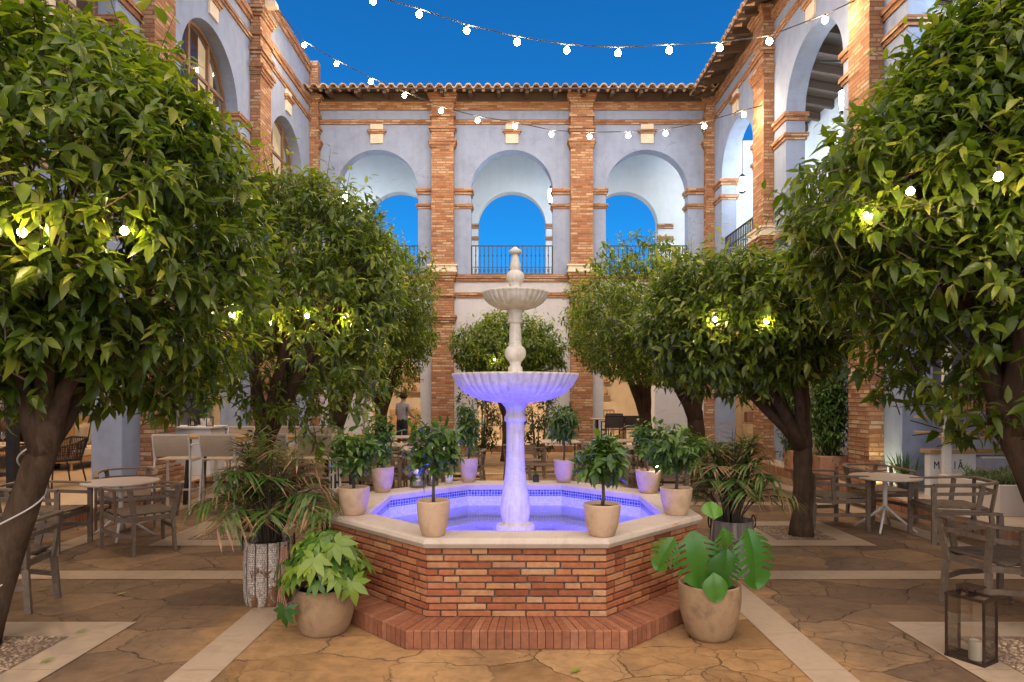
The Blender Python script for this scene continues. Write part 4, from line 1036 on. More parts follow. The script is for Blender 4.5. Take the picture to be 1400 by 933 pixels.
# ------------------------------------------------------------------ potted plants
def pot(parent, r, h, mat, smooth=True, name='pot', lipw=.018, prof=None, n=36):
    pr = prof or [(.60, 0), (.66, .04), (.84, .35), (.95, .7), (1., .95), (1., 1.)]
    pp = spl([(a*r, z*h) for a, z in pr], 3); ri = r-lipw
    pp += [(r-lipw*.4, h+.006), (ri, h), (ri, h*.9)]
    b = MB(); b.lathe(pp, n, wob=.004); o = b.build(name, mat, parent, smooth=True)
    s = MB(); s.lathe([(ri*.99, h*.9), (ri*.5, h*.915), (.005, h*.92)], 20, cap=False); s.build('soil', M['soil'], parent, smooth=True)
    return o
def topiary(label, x, y, zc, rx, rz, seed, z=.668, n=330, leaf=.088, group='small bay trees in clay pots on the fountain rim', dark=False, tall=0):
    t = thing('potted_tree', label, 'potted tree', (x, y, z), seed*1.3, group); k = .95+.1*math.sin(seed*5.1); t.scale = (k, k, 1.95-k)
    pot(t, .125, .24, M['pot_clay'], prof=[(.62, 0), (.7, .06), (.86, .35), (.96, .7), (1., .94), (1., 1.)])
    b = MB(); r = random.Random(seed); h = zc-z
    b.tube([(0, 0, .2), (r.uniform(-.02, .02), 0, .3), (r.uniform(-.015, .015), .01, h-.05), (0, 0, h+rz*.5)], [.014, .011, .010, .006], 8)
    for k in range(7):
        a = r.uniform(0, 6.28); b.tube([(0, 0, h-rz*.3+k*.02), (rx*.7*math.cos(a), rx*.7*math.sin(a), h-rz*.1+r.uniform(0, rz))], [.006, .002], 5)
    b.build('stem', M['stem'], t, smooth=True)
    P, D, N, L, W, T = crown_leaves((0, 0, h), (rx*.84, rx*.84, rz*.84), int(n*1.35), seed, .14, leaf, 7, tall, .09, inner=.3)
    leaf_mesh('foliage', P, D, N, L, W, T, M['leaf_bay'], t, fine=True)
topiary('bay tree in a clay pot on the front rim, left of the column', -.55, 4.56, 1.27, .165, .195, 61, leaf=.1, n=330)
topiary('bay tree in a clay pot on the front rim, right of the column', .63, 4.56, 1.24, .155, .2, 62, leaf=.1, n=330)
topiary('round bay tree in a clay pot at the left corner of the rim', -1.30, 5.36, 1.2, .18, .2, 63, n=420)
topiary('small bay tree in a violet lit pot behind the left corner of the rim', -1.31, 6.60, 1.2, .14, .2, 64, n=330)
topiary('dark bay tree in a pinkish pot on the back rim, left of the column', -.49, 7.36, 1.23, .14, .22, 65, n=330)
topiary('bay tree in a pinkish pot on the back rim, right of the column', .58, 7.32, 1.31, .18, .19, 66, n=380)
topiary('bay tree in a pot with a tiny lit bulb behind the right rim corner', 1.37, 6.55, 1.25, .16, .2, 67, n=330)
topiary('full round bay tree in a clay pot at the right corner of the rim', 1.35, 5.36, 1.26, .2, .2, 68, n=520)

def palm(parent, h, spread, z0, nst, seed, dry=.3):
    r = np.random.default_rng(seed); P = []; D = []; N = []; L = []; W = []; T = []; TT = []; b = MB()
    for s in range(nst):
        an = 2.4*s+r.uniform(-.3, .3); el = r.uniform(.0, 1.)**1.25; ln = r.uniform(.75, 1.05)
        reach = spread*(.25+.75*el); top = h*(1-.45*el*el)*r.uniform(.85, 1.05)
        p0 = np.array([.06*math.cos(an), .06*math.sin(an), z0]); p1 = np.array([reach*.35*math.cos(an), reach*.35*math.sin(an), z0+top*.8]); p2 = np.array([reach*math.cos(an), reach*math.sin(an), z0+top*(1-.55*el)])
        q = lambda f: p0*(1-f)**2+p1*2*f*(1-f)+p2*f*f
        b.tube([q(f) for f in np.linspace(0, 1, 8)], [.008-.006*f for f in np.linspace(0, 1, 8)], 5)
        dr = r.random() < dry; nl = 15
        for i in range(nl):
            f = .3+.7*(i+.5)/nl; tg = q(min(1, f+.02))-q(f-.02); tg /= np.linalg.norm(tg); sd = np.cross(tg, [0, 0, 1.]); sd /= np.linalg.norm(sd)+1e-6
            for sg in (-1, 1):
                P.append(q(f)); D.append(tg*.75+sd*sg*.9+np.array([0, 0, -.12])+r.normal(size=3)*.1); N.append(np.array([0, 0, 1.])+tg*.2)
                l = spread*.42*(1-.75*abs(f-.6)**1.3)*r.uniform(.75, 1.1); L.append(l); W.append(.022*r.uniform(.7, 1.1))
                t = r.uniform(.0, .55); tip = t
                if dr and r.random() < .75: t = r.uniform(.7, 1); tip = r.uniform(.75, 1.)
                elif r.random() < .45: tip = r.uniform(.68, 1.)
                T.append(t); TT.append(tip)
    A = np.array
    b.build('stem', M['stem'], parent, smooth=True)
    leaf_mesh('fronds', A(P), A(D), A(N), A(L), A(W), A(T), M['leaf_palm'], parent, curl=.35, fold=.2, tiptone=A(TT))
def handled_pot(t, r, h, mat, ridges=0.):
    pr = [(.88, 0), (.95, .06), (1., .3), (1., .7), (.97, .93), (1., 1.)]
    pp = spl([(a*r, z*h) for a, z in pr], 4); ri = r-.01; pp += [(ri, h+.002), (ri, h*.9)]
    b = MB(); b.lathe(pp, 120, flute=.035*ridges, nf=12) if ridges else b.lathe(pp, 40)
    o = b.build('pot', mat, t, smooth=True)
    s = MB(); s.lathe([(ri*.99, h*.9), (.004, h*.93)], 20, cap=False); s.build('soil', M['soil'], t, smooth=True)
    for sg in (-1, 1):
        k = MB(); k.tube([(sg*(r+.012), .05*math.cos(a)-.0, h-.02+.055*math.sin(a)) for a in np.linspace(0, 2*PI, 14)], .007, 6); k.build('handle', M['rust_metal'], t, smooth=True)
t = thing('potted_palm', 'palm with browning fronds in a hammered metal pot, left of the fountain', 'potted palm', (-1.94, 5.2, 0), .3, 'palms in handled pots beside the fountain')
handled_pot(t, .18, .5, metal_scales(), 2); palm(t, .9, .64, .45, 54, 71, .22)
b = MB()
for k in range(5): b.tube([(.1+.01*k, -.17, .47), (.09+.015*k, -.215, .3), (.08+.01*k, -.2, .1), (.07+.02*k, -.23-.02*k, .01)], .004, 5)
b.build('dry_frond', M['pot_red'], t)
t = thing('potted_palm', 'palm with browning fronds in a weathered grey plank pot, right of the fountain', 'potted palm', (2.03, 6.02, 0), 0, 'palms in handled pots beside the fountain')
handled_pot(t, .19, .5, wood('grey_planks', (.07, .06, .05), (.3, .27, .24), (30., 30., 2.), .85), 1); palm(t, .88, .60, .45, 54, 72, .22)

# fatsia
def lobed(leaves, name, parent, mat, lobes=7, seed=1):
    r = np.random.default_rng(seed); P = []; D = []; N = []; L = []; W = []; T = []
    for (p, d, n, s, tn) in leaves:
        d = np.array(d, float); d /= np.linalg.norm(d); n = np.array(n, float); sd = np.cross(d, n); sd /= np.linalg.norm(sd)+1e-6
        for k in range(lobes):
            a = (k-(lobes-1)/2)/((lobes-1)/2)*2.05
            P.append(np.array(p)); D.append(d*math.cos(a)+sd*math.sin(a)); N.append(n+r.normal(size=3)*.08); l = s*(1-.16*abs(a)); L.append(l); W.append(l*.46); T.append(tn+r.uniform(-.04, .04))
    A = np.array; return leaf_mesh(name, A(P), A(D), A(N), A(L), A(W), A(T), mat, parent, curl=.18, fold=.1)
def fatsia(t, z0, spread, h, n, seed, size=.13, extra=()):
    r = np.random.default_rng(seed); lv = []; b = MB()
    for i in range(n):
        an = 2.4*i+r.uniform(-.3, .3); f = (i+.5)/n; rad = spread*math.sqrt(f)*r.uniform(.85, 1.1); z = z0+h*(1-.75*f**1.5)*r.uniform(.85, 1.05)
        p = np.array([rad*math.cos(an), rad*math.sin(an), z]); out = np.array([math.cos(an), math.sin(an), 0])
        b.tube([(.03*math.cos(an), .03*math.sin(an), z0-.04), tuple(p*np.array([.5, .5, 1])+np.array([0, 0, .0])), tuple(p)], [.006, .004, .003], 5)
        lv.append((p, out+np.array([0, 0, -.35-.5*f]), np.array([0, 0, 1.])+out*(.25+.7*f), size*r.uniform(.75, 1.15), np.clip(r.beta(1.6, 2.)+.1, 0, 1)))
    for (p, d, nrm, s, tn) in extra:
        lv.append((p, d, nrm, s, tn)); b.tube([(0, 0, z0), (p[0]*.6, p[1]*.6, max(z0+.06, p[2])), p], [.006, .004, .003], 5)
    b.build('stem', M['stem'], t, smooth=True); lobed(lv, 'foliage', t, M['leaf_fatsia'], seed=seed)
t = thing('potted_fatsia', 'glossy fatsia with lobed yellow green leaves in a round grey clay pot', 'potted plant', (-1.31, 4.56, 0))
pot(t, .205, .315, M['pot_grey'], prof=[(.72, 0), (.82, .08), (.97, .4), (1., .65), (.98, .92), (1., 1.)])
fatsia(t, .3, .29, .38, 76, 81, .125, extra=[((.24, -.2, .40), (.25, -.35, -.9), (.2, -1, .2), .16, .7), ((-.2, -.22, .22), (-.1, -.2, -1), (-.2, -1, .1), .13, .05), ((.0, -.24, .57), (-.1, -.55, -.7), (0, -.9, .6), .17, .8), ((.13, -.2, .66), (.75, -.4, -.3), (0, -.75, .8), .17, .6)])
t = thing('fatsia_shrub', 'low fatsia shrub growing behind the left corner of the fountain', 'shrub', (-1.75, 6.35, 0)); fatsia(t, .12, .34, .5, 30, 82, .13)
t = thing('leafy_plant', 'broad leaved plant on the paving behind the right rim', 'plant', (1.05, 7.95, 0)); fatsia(t, .12, .3, .45, 22, 83, .13)
t = thing('leafy_plant', 'pale broad leaved plant on the paving near the back right pot', 'plant', (1.75, 7.6, 0)); fatsia(t, .08, .26, .38, 16, 84, .13)

# monstera
def monstera(t, leaves):
    b = MB(); st = MB()
    for (p, d, n, s, tn, split) in leaves:
        p = Vector((p[0]*.95, p[1]*.95, p[2]-.05)); s *= .78; d = Vector(d).normalized(); n = Vector(n).normalized(); sd = d.cross(n).normalized(); n = sd.cross(d).normalized()
        st.tube([(random.uniform(-.04, .04), random.uniform(-.04, .04), .3), (p.x*.5, p.y*.5, p.z*.7+.12), p], [.009, .007, .005], 6)
        def wid(f):
            g = (f+.14)/1.14
            return s*.56*(math.sin(PI*min(1., max(0., g))**.78)**.62)
        def pt(x, f, q):
            return p+d*(s*(f+.16*q*q))+sd*x+n*(abs(x)*.34-abs(x)**2/s*.95-s*.30*max(0, f)**2)
        NF = 46; Q = [0, .2, .4, .55, .7, .85, 1.]
        for sg in (-1, 1):
            sp = split == 'B' or split == sg; base = []; ok = []
            for k in range(NF+1):
                f = -.14+1.14*k/NF; base.append([pt(sg*wid(f)*q, f, q) for q in Q])
            P = [x for rr in base for x in rr]; nq = len(Q); Fs = []
            for k in range(NF):
                f = -.14+1.14*(k+.5)/NF
                for i in range(nq-1):
                    q = (Q[i]+Q[i+1])/2
                    if sp and q > .38 and any(abs(f-c_) < .014+.02*q for c_ in (.0, .15, .29, .43, .57, .71)): continue
                    Fs.append((k*nq+i, k*nq+i+1, (k+1)*nq+i+1, (k+1)*nq+i))
            b.add(P, Fs, 0, tn)
    st.build('stem', M['stem'], t, smooth=True); b.build('foliage', M['leaf_monstera'], t, smooth=True)
t = thing('potted_monstera', 'monstera with split glossy leaves in a round brown clay pot', 'potted plant', (1.35, 4.46, 0))
pot(t, .207, .365, M['pot_grey'], prof=[(.62, 0), (.74, .08), (.92, .4), (1., .72), (1., .94), (.99, 1.)])
monstera(t, [((-.15, -.12, .76), (.12, -.30, -1), (-.12, -1, .35), .38, .45, 'B'), ((.25, -.1, .77), (.22, -.3, -1), (.3, -1, .4), .40, .4, 'B'), ((.07, -.17, .66), (-.1, -.2, -1), (.1, -1, .25), .27, .1, -1),
             ((-.03, -.21, .52), (.05, -.30, -.8), (0, -1, .5), .19, .65, 0), ((-.26, .02, .70), (-.6, -.1, -.8), (-.5, -.8, .6), .26, .6, 'B'), ((.06, .1, .84), (.1, .5, .6), (0, -.6, .8), .17, .8, 0), ((.14, .12, .74), (.2, -.2, -.8), (.3, -.6, .8), .30, .65, 'B')])

# bamboo in terracotta troughs by the right portico
def bamboo(label, x, y, w, h, seed):
    t = thing('potted_bamboo', label, 'potted bamboo', (x, y, PZ), 0, 'bamboo in terracotta troughs')
    b = MB(); b.bbox(-w/2, w/2, -.2, .2, 0, .40, .02); b.build('trough', M['pot_red'], t)
    s = MB(); s.box(-w/2+.03, w/2-.03, -.17, .17, .40, .404); s.build('soil', M['soil'], t)
    s = MB(); r = random.Random(seed)
    for k in range(16):
        a, c = r.uniform(-w/2+.05, w/2-.05), r.uniform(-.14, .14); s.tube([(a, c, .38), (a*1.15+r.uniform(-.05, .05), c*1.3, h*.6), (a*1.5+r.uniform(-.15, .15), c*2, h)], [.011, .009, .003], 6)
    s.build('stem', M['stem'], t, smooth=True)
    P, D, N, L, W, T = crown_leaves((0, 0, .45+h*.42), (w*.62, .3, h*.5), 5500, seed, .2, .12, 8, 10, .2, inner=.2)
    leaf_mesh('foliage', P, D, N, L, W*.75, T, M['leaf_bay'], t, fine=False)
bamboo('bamboo in the wider terracotta trough, next to the brick pilaster', 5.72, 11.75, .5, 1.9, 91)
bamboo('bamboo in the narrower terracotta trough, half hidden by the orange trunk', 5.6, 12.85, .32, 1.8, 92)

# small things on the rim
t = thing('glass_flask', 'squat glass flask with a cloth covered mouth on the left back rim', 'flask', (-1.0, 6.93, .668))
b = MB(); b.lathe(spl([(.075, 0), (.085, .02), (.085, .09), (.06, .13), (.03, .15), (.03, .2)], 3), 20); b.build('flask_body', glass('flask_glass', (.75, .78, .85), .4), t, smooth=True)
b = MB(); b.lathe(spl([(.045, .14), (.05, .17), (.035, .2), (.05, .235), (.0, .25)], 3), 14, wob=.08); b.build('cloth_cover', M['white_panel'], t, smooth=True)
t = thing('glass_jar', 'small glass tealight jar standing beside the flask on the rim', 'jar', (-.86, 7.05, .668))
b = MB(); b.lathe([(.06, 0), (.065, .01), (.065, .11), (.06, .115)], 18, cap=True); b.build('jar_body', glass('jar_glass', (.6, .6, .7), .4), t, smooth=True)
b = MB(); b.lathe([(.03, .012), (.03, .05), (.004, .055)], 12); b.build('candle', M['wax'], t)
t = thing('succulent_pot', 'tiny violet lit pot with a reddish succulent on the back rim', 'potted plant', (-.70, 7.22, .668))
b = MB(); b.lathe([(.035, 0), (.048, .09), (.04, .09), (.038, .08)], 14); b.build('pot', M['white_panel'], t, smooth=True)
P, D, N, L, W, T = crown_leaves((0, 0, .1), (.05, .05, .05), 60, 95, .1, .05, 6, 0, .03); leaf_mesh('foliage', P, D, N, L, W, T, M['leaf_palm'], t, fine=False)
t = thing('succulent_pot', 'small black square pot with a spiky succulent on the back rim', 'potted plant', (.27, 7.36, .668))
b = MB(); b.bbox(-.035, .035, -.035, .035, 0, .065, .004); b.build('pot', M['black_metal'], t)
n = 40; r = np.random.default_rng(4); d = unit(r.normal(size=(n, 3))*[1, 1, .4]+[0, 0, .8]); leaf_mesh('foliage', np.tile([0, 0, .065], (n, 1)), d, np.tile([0, 0, 1.], (n, 1))+d*.3, np.full(n, .075), np.full(n, .014), r.random(n)*.5, M['leaf_bay'], t, fine=False)
for (px, py, lab, z, mt) in ((918, 720, 'orange brown dead leaf on the right rim of the fountain', .669, 'pot_red'), (53, 907, 'yellow fallen leaf on the marble strip at the bottom left', .011, 'leaf_fatsia'), (101, 866, 'small fallen leaf on the paving behind the bottom left strip', .011, 'leaf_fatsia'), (51, 809, 'green fallen leaf beside the foreground armchair on the left', .002, 'leaf'), (157, 815, 'tiny fallen leaf on the open paving at the left', .002, 'leaf'), (780, 921, 'pale fallen leaf on the paving in front of the fountain step', .002, 'leaf_fatsia')):
    d = (EYE-z)*F/(py-HY); p = at(px, py, d); A = np.array
    o = leaf_mesh('fallen_leaf', A([[0, 0, .004]]), A([[.8, .5, .0]]), A([[0, 0, 1.]]), A([.085]), A([.042]), A([.8]), M[mt], None, curl=-.2, fold=.25); o.location = p
    tag(o, lab, 'leaf', 'fallen leaves')
# ------------------------------------------------------------------ furniture
def arm_chair(label, loc, rz, group='slatted teak armchairs'):
    """weathered armchair whose slatted back wraps round into the arms; it faces +y"""
    t = thing('slatted_armchair', label, 'chair', loc, rz, group); K = M['teak']
    def rail(z, k, w, h, y1=.29):
        half = [(.30, y1, z), (.318*k, -.05, z+.012), (.312*k, -.17, z+.018), (.285*k, -.265, z+.024), (.235*k, -.325-.1*(k-.8), z+.03), (.15*k, -.345-.1*(k-.8), z+.034)]
        b = MB(); b.sweep(half+[(-x, y, q) for x, y, q in reversed(half)], w, h); return b
    rail(.658, 1.05, .055, .022).build('top_rail', K, t)
    rail(.555, 1.0, .016, .035, .28).build('slat', K, t)
    b = MB()
    for i in range(6): b.bbox(-.27, .27, -.27+i*.093, -.27+i*.093+.085, .395, .418, .004)
    b.build('seat', K, t)
    b = MB(); b.sweep([(.29, .28, .365), (.295, -.16, .365), (.19, -.31, .365), (-.19, -.31, .365), (-.295, -.16, .365), (-.29, .28, .365)], .026, .05, closed=True); b.build('seat_frame', K, t)
    for sx in (-1, 1):
        b = MB(); b.sweep([(sx*.305, .29, 0), (sx*.305, .29, .641)], .028, .048, up=(0, 1, 0)); b.build('leg', K, t)
        b = MB(); b.sweep([(sx*.2, -.36, 0), (sx*.19, -.335, .332)], .03, .045, up=(0, 1, 0)); b.build('leg', K, t)
        b = MB(); b.sweep([(sx*.175, -.335, .33), (sx*.235, -.365, .678)], .05, .02, up=(0, 1, 0)); b.build('back_post', K, t)
        b = MB(); b.sweep([(sx*.295, -.14, .33), (sx*.325, -.19, .662)], .02, .05, up=(0, 1, 0)); b.build('back_post', K, t)
        b = MB(); b.sweep([(sx*.305, .27, .2), (sx*.3, -.1, .2), (sx*.2, -.34, .2)], .022, .04); b.build('stretcher', K, t)
    return learn(t)
def face(p, q): return math.atan2(q[1]-p[1], q[0]-p[0])-PI/2
TL = (-4.5, 7.5); TR = (4.55, 7.95)
AC = arm_chair('slatted armchair with its back to the camera at the left round table', (-3.98, 7.02, 0), face((-3.98, 7.02), TL))
chairs = [
 ('slatted armchair on the far side of the left round table', (-4.82, 8.15), face((-4.82, 8.15), (-4.3, 7.2))),
 ('slatted armchair left of the left round table, seen side on', (-5.02, 7.02), R(-85)),
 ('slatted armchair beside the leaning trunk in the left foreground', (-4.02, 5.05), R(98)),
 ('slatted armchair left of the right round table, nearest the tree trunk', (3.98, 8.15), R(-82)),
 ('slatted armchair on the far side of the right round table', (4.85, 8.62), R(188)),
 ('slatted armchair right of the right round table, turned to the left', (4.98, 7.42), R(80)),
 ('large slatted armchair in the right foreground behind the iron lantern', (3.82, 5.06), R(-80)),
 ('slatted armchair seen from behind, right of the fountain column', (.42, 9.3), R(6)),
 ('slatted armchair seen from behind, beneath the back right bay tree', (1.1, 9.45), R(-8)),
 ('slatted armchair facing right in front of the rear dark shrubs', (.25, 12.4), R(-75)),
 ('slatted armchair near the rear pilaster left of the centre', (-1.75, 13.2), R(200)),
 ('slatted armchair at the nearest pale table left of the centre', (-2.2, 11.2), R(20)),
 ('slatted armchair at the rear pale table on the left', (-2.6, 14.7), R(150)),
 ('slatted armchair at the pale table right of the centre, facing it from the left', (1.75, 12.6), R(-60)),
 ('slatted armchair at the pale table right of the centre, facing away', (2.35, 12.25), R(10)),
 ('slatted armchair at the pale table behind the small flask', (-1.45, 10.35), R(15)),
 ('slatted armchair facing left behind the back left pot of the rim', (-.85, 11.3), R(85)),
 ('slatted armchair facing right behind the left rim pots', (-2.1, 10.2), R(-70)),
 ('slatted armchair behind the tiny lit bulb of the rim', (1.75, 10.6), R(-20)),
 ('slatted armchair turned right, beyond the full round bay tree', (2.5, 10.5), R(-100)),
 ('slatted armchair behind the trunk of the knobbly orange tree', (3.9, 12.7), R(95)),
]
for lab, p, rz in chairs: copy_thing(AC, (p[0], p[1], 0), rz, lab)

def round_table(label, loc, h=.66, r=.4):
    t = thing('round_table', label, 'table', loc, .4, 'round pedestal tables')
    b = MB(); b.lathe([(r-.02, h-.028), (r, h-.02), (r, h-.006), (r-.008, h)], 48); b.build('tabletop', M['table_top'], t)
    b = MB(); b.lathe([(.12, h-.04), (.12, h-.029)], 16); b.tube([(0, 0, .24), (0, 0, h-.04)], .025, 12); b.build('pedestal', M['white_metal'], t, smooth=False)
    for k in range(4):
        a = k*PI/2; b = MB(); b.tube([(0, 0, .3), (.14*math.cos(a), .14*math.sin(a), .17), (.34*math.cos(a), .34*math.sin(a), .012)], [.018, .015, .012], 8); b.build('leg', M['white_metal'], t, smooth=True)
    return learn(t)
RT = round_table('pale round table among slatted armchairs by the leaning trunk', (TL[0], TL[1], 0))
copy_thing(RT, (TR[0], TR[1], 0), .9, 'pale round table beside the white planter and bare orange trunk')

def cafe_table(label, loc, rz, w=.75):
    t = thing('cafe_table', label, 'table', loc, rz, 'small square tables at the back')
    b = MB(); b.bbox(-w/2, w/2, -w/2, w/2, .715, .74, .005); b.build('tabletop', M['table_top'], t)
    for sx in (-1, 1):
        for sy in (-1, 1):
            b = MB(); b.tube([(sx*(w/2-.05), sy*(w/2-.05), 0), (sx*(w/2-.05), sy*(w/2-.05), .714)], .016, 8); b.build('leg', M['teak'], t)
    return learn(t)
CT = cafe_table('square pale table nearest the trees, left of the fountain column', (-2.35, 12.0, 0), 0)
for lab, p, rz in (('square pale table in front of the rear left arch', (-2.3, 14.3), .2), ('square pale table between the rear right arch and the bay tree', (2.2, 13.1), .1),
                   ('square pale table behind the small flask on the rim', (-1.5, 11.2), .1), ('square pale table beyond the full round bay tree', (2.2, 11.5), .3), ('square pale table beside the rear dark shrubs', (.95, 12.9), 0.), ('square pale table deep inside the rear left arch', (-3.3, 21.6), 0.)):
    copy_thing(CT, (p[0], p[1], PZ if p[1] > 19 else 0), rz, lab)

def bar_stool(label, loc, rz, fab, frame, group):
    t = thing('bar_stool', label, 'bar stool', loc, rz, group)   # faces +y
    for sx in (-1, 1):
        b = MB(); b.sweep([(sx*.25, .22, 0), (sx*.24, .2, .96)], .022, .035, up=(0, 1, 0)); b.build('leg', frame, t)
        b = MB(); b.sweep([(sx*.25, -.25, 0), (sx*.235, -.2, .75), (sx*.235, -.27, 1.1)], .022, .035, up=(0, 1, 0)); b.build('leg', frame, t)
        b = MB(); b.sweep([(sx*.238, .2, .955), (sx*.237, -.235, .955)], .045, .02); b.build('armrest', frame, t)
        b = MB(); b.sweep([(sx*.245, .2, .32), (sx*.245, -.23, .32)], .016, .025); b.sweep([(sx*.236, .21, .74), (sx*.236, -.2, .74)], .02, .035); b.build('side_rail', frame, t)
    b = MB(); b.sweep([(-.24, .21, .28), (.24, .21, .28)], .03, .025); b.build('footrest', frame, t)
    b = MB(); b.box(-.225, .225, -.2, .21, .748, .762); b.build('seat', fab, t)
    b = MB(); n = 6; P = []
    for i in range(n+1):
        f = i/n; P += [(-.223, -.207-.063*f-.02*math.sin(PI*f), .8+.29*f), (.223, -.207-.063*f-.02*math.sin(PI*f), .8+.29*f)]
    P += [(x, y-.012, z) for x, y, z in P]
    m = 2*(n+1); b.add(P, [(2*i, 2*i+1, 2*i+3, 2*i+2) for i in range(n)]+[(m+2*i, m+2*i+2, m+2*i+3, m+2*i+1) for i in range(n)]+[(2*n, 2*n+1, m+2*n+1, m+2*n), (0, m, m+1, 1)]); b.build('backrest', fab, t)
    b = MB(); b.sweep([(-.24, -.272, 1.1), (.24, -.272, 1.1)], .022, .024); b.build('top_bar', frame, t)
    return learn(t)
GS = 'beige mesh stools around the left bar table'
BS = bar_stool('beige mesh bar stool at the left end of the near row, in full view', (-4.7, 9.2, 0), R(4), M['mesh_fabric'], M['white_metal'], GS)
for lab, p, rz in (('beige mesh bar stool second along the near row, left of the palm', (-4.04, 9.2), R(-3)), ('beige mesh bar stool in the near row hidden behind the palm fronds', (-3.35, 9.22), R(2)), ('beige mesh bar stool at the right end of the near row, beside the bay tree', (-2.72, 9.2), R(3)),
                   ('beige mesh bar stool at the left end of the far row', (-4.65, 10.95), R(178)), ('beige mesh bar stool in the middle of the far row', (-3.85, 10.95), R(183)), ('beige mesh bar stool at the right end of the far row', (-3.25, 10.95), R(180))):
    copy_thing(BS, (p[0], p[1], 0), rz, lab)
t = thing('bar_table', 'long wooden topped bar table with dark legs and beige stools', 'table', (-3.65, 10.05, 0))
b = MB()
for k in range(5): b.bbox(-1.42, 1.42, -.4+k*.16, -.4+k*.16+.155, .99, 1.03, .005)
b.build('tabletop', M['oak'], t)
for sx in (-1, 1):
    for sy in (-1, 1):
        b = MB(); b.sweep([(sx*1.25, sy*.28, 0), (sx*1.2, sy*.25, .989)], .05, .05, up=(0, 1, 0)); b.build('leg', M['black_metal'], t)
b = MB(); b.sweep([(-1.22, .0, .3), (1.22, .0, .3)], .03, .03); b.build('foot_rail', M['black_metal'], t)
GR = 'grey mesh high chairs at the rear right arch'
gs = bar_stool('grey mesh high chair at the rear right, left one of the near pair', (2.6, 16.9, 0), R(5), M['grey_mesh'], M['black_metal'], GR)
for lab, p, rz in (('grey mesh high chair at the rear right, right one of the near pair', (3.15, 16.95), R(-5)), ('grey mesh high chair beyond the rear right bar table', (2.95, 18.5), R(180))): copy_thing(gs, (p[0], p[1], 0), rz, lab)
t = thing('bar_table', 'narrow pale bar table between the grey mesh high chairs', 'table', (2.9, 17.7, 0)); b = MB(); b.bbox(-.75, .75, -.35, .35, .98, 1.01, .005); b.build('tabletop', M['table_top'], t)
for sx in (-1, 1):
    b = MB(); b.sweep([(sx*.6, 0, 0), (sx*.6, 0, .979)], .06, .3, up=(0, 1, 0)); b.build('leg', M['black_metal'], t)

def wicker_chair(label, loc, rz):
    t = thing('wicker_chair', label, 'chair', loc, rz, 'dark wicker chairs in the left portico')
    for sx in (-1, 1):
        b = MB(); b.tube([(sx*.25, .24, 0), (sx*.22, .2, .42)], .013, 8); b.build('leg', M['black_metal'], t)
        b = MB(); b.tube([(sx*.26, -.28, 0), (sx*.22, -.2, .42), (sx*.25, -.3, .78)], .013, 8); b.build('leg', M['black_metal'], t)
    b = MB(); b.bbox(-.25, .25, -.22, .25, .41, .45, .012); b.build('seat', M['wicker'], t)
    b = MB()
    pts = [(.28, .2, .64), (.3, -.1, .7), (.25, -.3, .78), (-.25, -.3, .78), (-.3, -.1, .7), (-.28, .2, .64)]
    b.tube(pts, .016, 8)
    for i in range(44):                            # woven strands from the rail to the seat
        f = i/43*(len(pts)-1); k = min(int(f), len(pts)-2); p = Vector(pts[k]).lerp(Vector(pts[k+1]), f-k)
        b.tube([p, (p.x*.84, max(-.22, min(.22, p.y*.8)), .44)], .0065, 4)
    for z in (.52, .6): b.tube([(x*(.86+.3*(z-.45)), y*(.82+.3*(z-.45)), z) for x, y, _ in pts], .006, 4)
    b.build('backrest', M['wicker'], t)
    return learn(t)
WC = wicker_chair('dark wicker chair on the portico, standing clear of the leaning trunk', (-7.35, 10.6, PZ), R(150))
copy_thing(WC, (-6.95, 9.0, PZ), R(170), 'dark wicker chair at the left edge, behind the leaning trunk')
copy_thing(WC, (-6.25, 12.9, PZ), R(200), 'dark wicker chair before the white counter with lanterns')
copy_thing(WC, (-5.75, 13.1, PZ), R(170), 'dark wicker chair right of the white counter with lanterns')

t = thing('sofa', 'wooden framed sofa with a cream seat in the left portico', 'sofa', (-8.95, 13.6, PZ), R(-90))
b = MB(); b.bbox(-.95, .95, -.45, -.38, .15, 1.0, .006); b.build('backrest', M['oak'], t)
b = MB(); b.bbox(-.95, .95, -.38, .42, .15, .25, .006); b.build('seat_frame', M['oak'], t)
b = MB(); b.bbox(-.95, -.88, -.375, .42, .252, .98, .006); b.build('armrest', M['oak'], t)
b = MB(); b.bbox(.88, .95, -.375, .42, .252, .98, .006); b.build('armrest', M['oak'], t)
b = MB(); b.bbox(-.87, .87, -.36, .42, .254, .42, .03); b.build('seat_cushion', M['seat_pad'], t)
for sx in (-1, 1):
    for y in (-.35, .35):
        b = MB(); b.tube([(sx*.88, y, 0), (sx*.88, y, .149)], .025, 8); b.build('leg', M['oak'], t)
def cushion(label, loc, rot):
    b = MB(); n = 10; P = []
    for sgn in (1, -1):
        for i in range(n+1):
            for j in range(n+1):
                x, y = -1+2*i/n, -1+2*j/n; z = .09*((1-x**4)*(1-y**4))**.6; k = 1-.06*((1-abs(x))*(abs(y) > .9)+(1-abs(y))*(abs(x) > .9))
                P.append((x*.24*k, sgn*z, y*.24*k))
    m = (n+1)**2; b.add(P, [(s*m+i*(n+1)+j, s*m+i*(n+1)+j+1, s*m+(i+1)*(n+1)+j+1, s*m+(i+1)*(n+1)+j) for s in (0, 1) for i in range(n) for j in range(n)])
    o = b.build('cushion', M['cushion'], None, smooth=True); o.location = loc; o.rotation_euler = rot; return tag(o, label, 'cushion')
cushion('square beige linen cushion leaning on the wooden sofa', (-8.75, 12.98, PZ+.66), (R(-8), 0, R(30)))
cushion('square linen cushion deep in the corner of the wooden sofa', (-9.05, 14.0, PZ+.66), (R(-10), 0, R(90)))

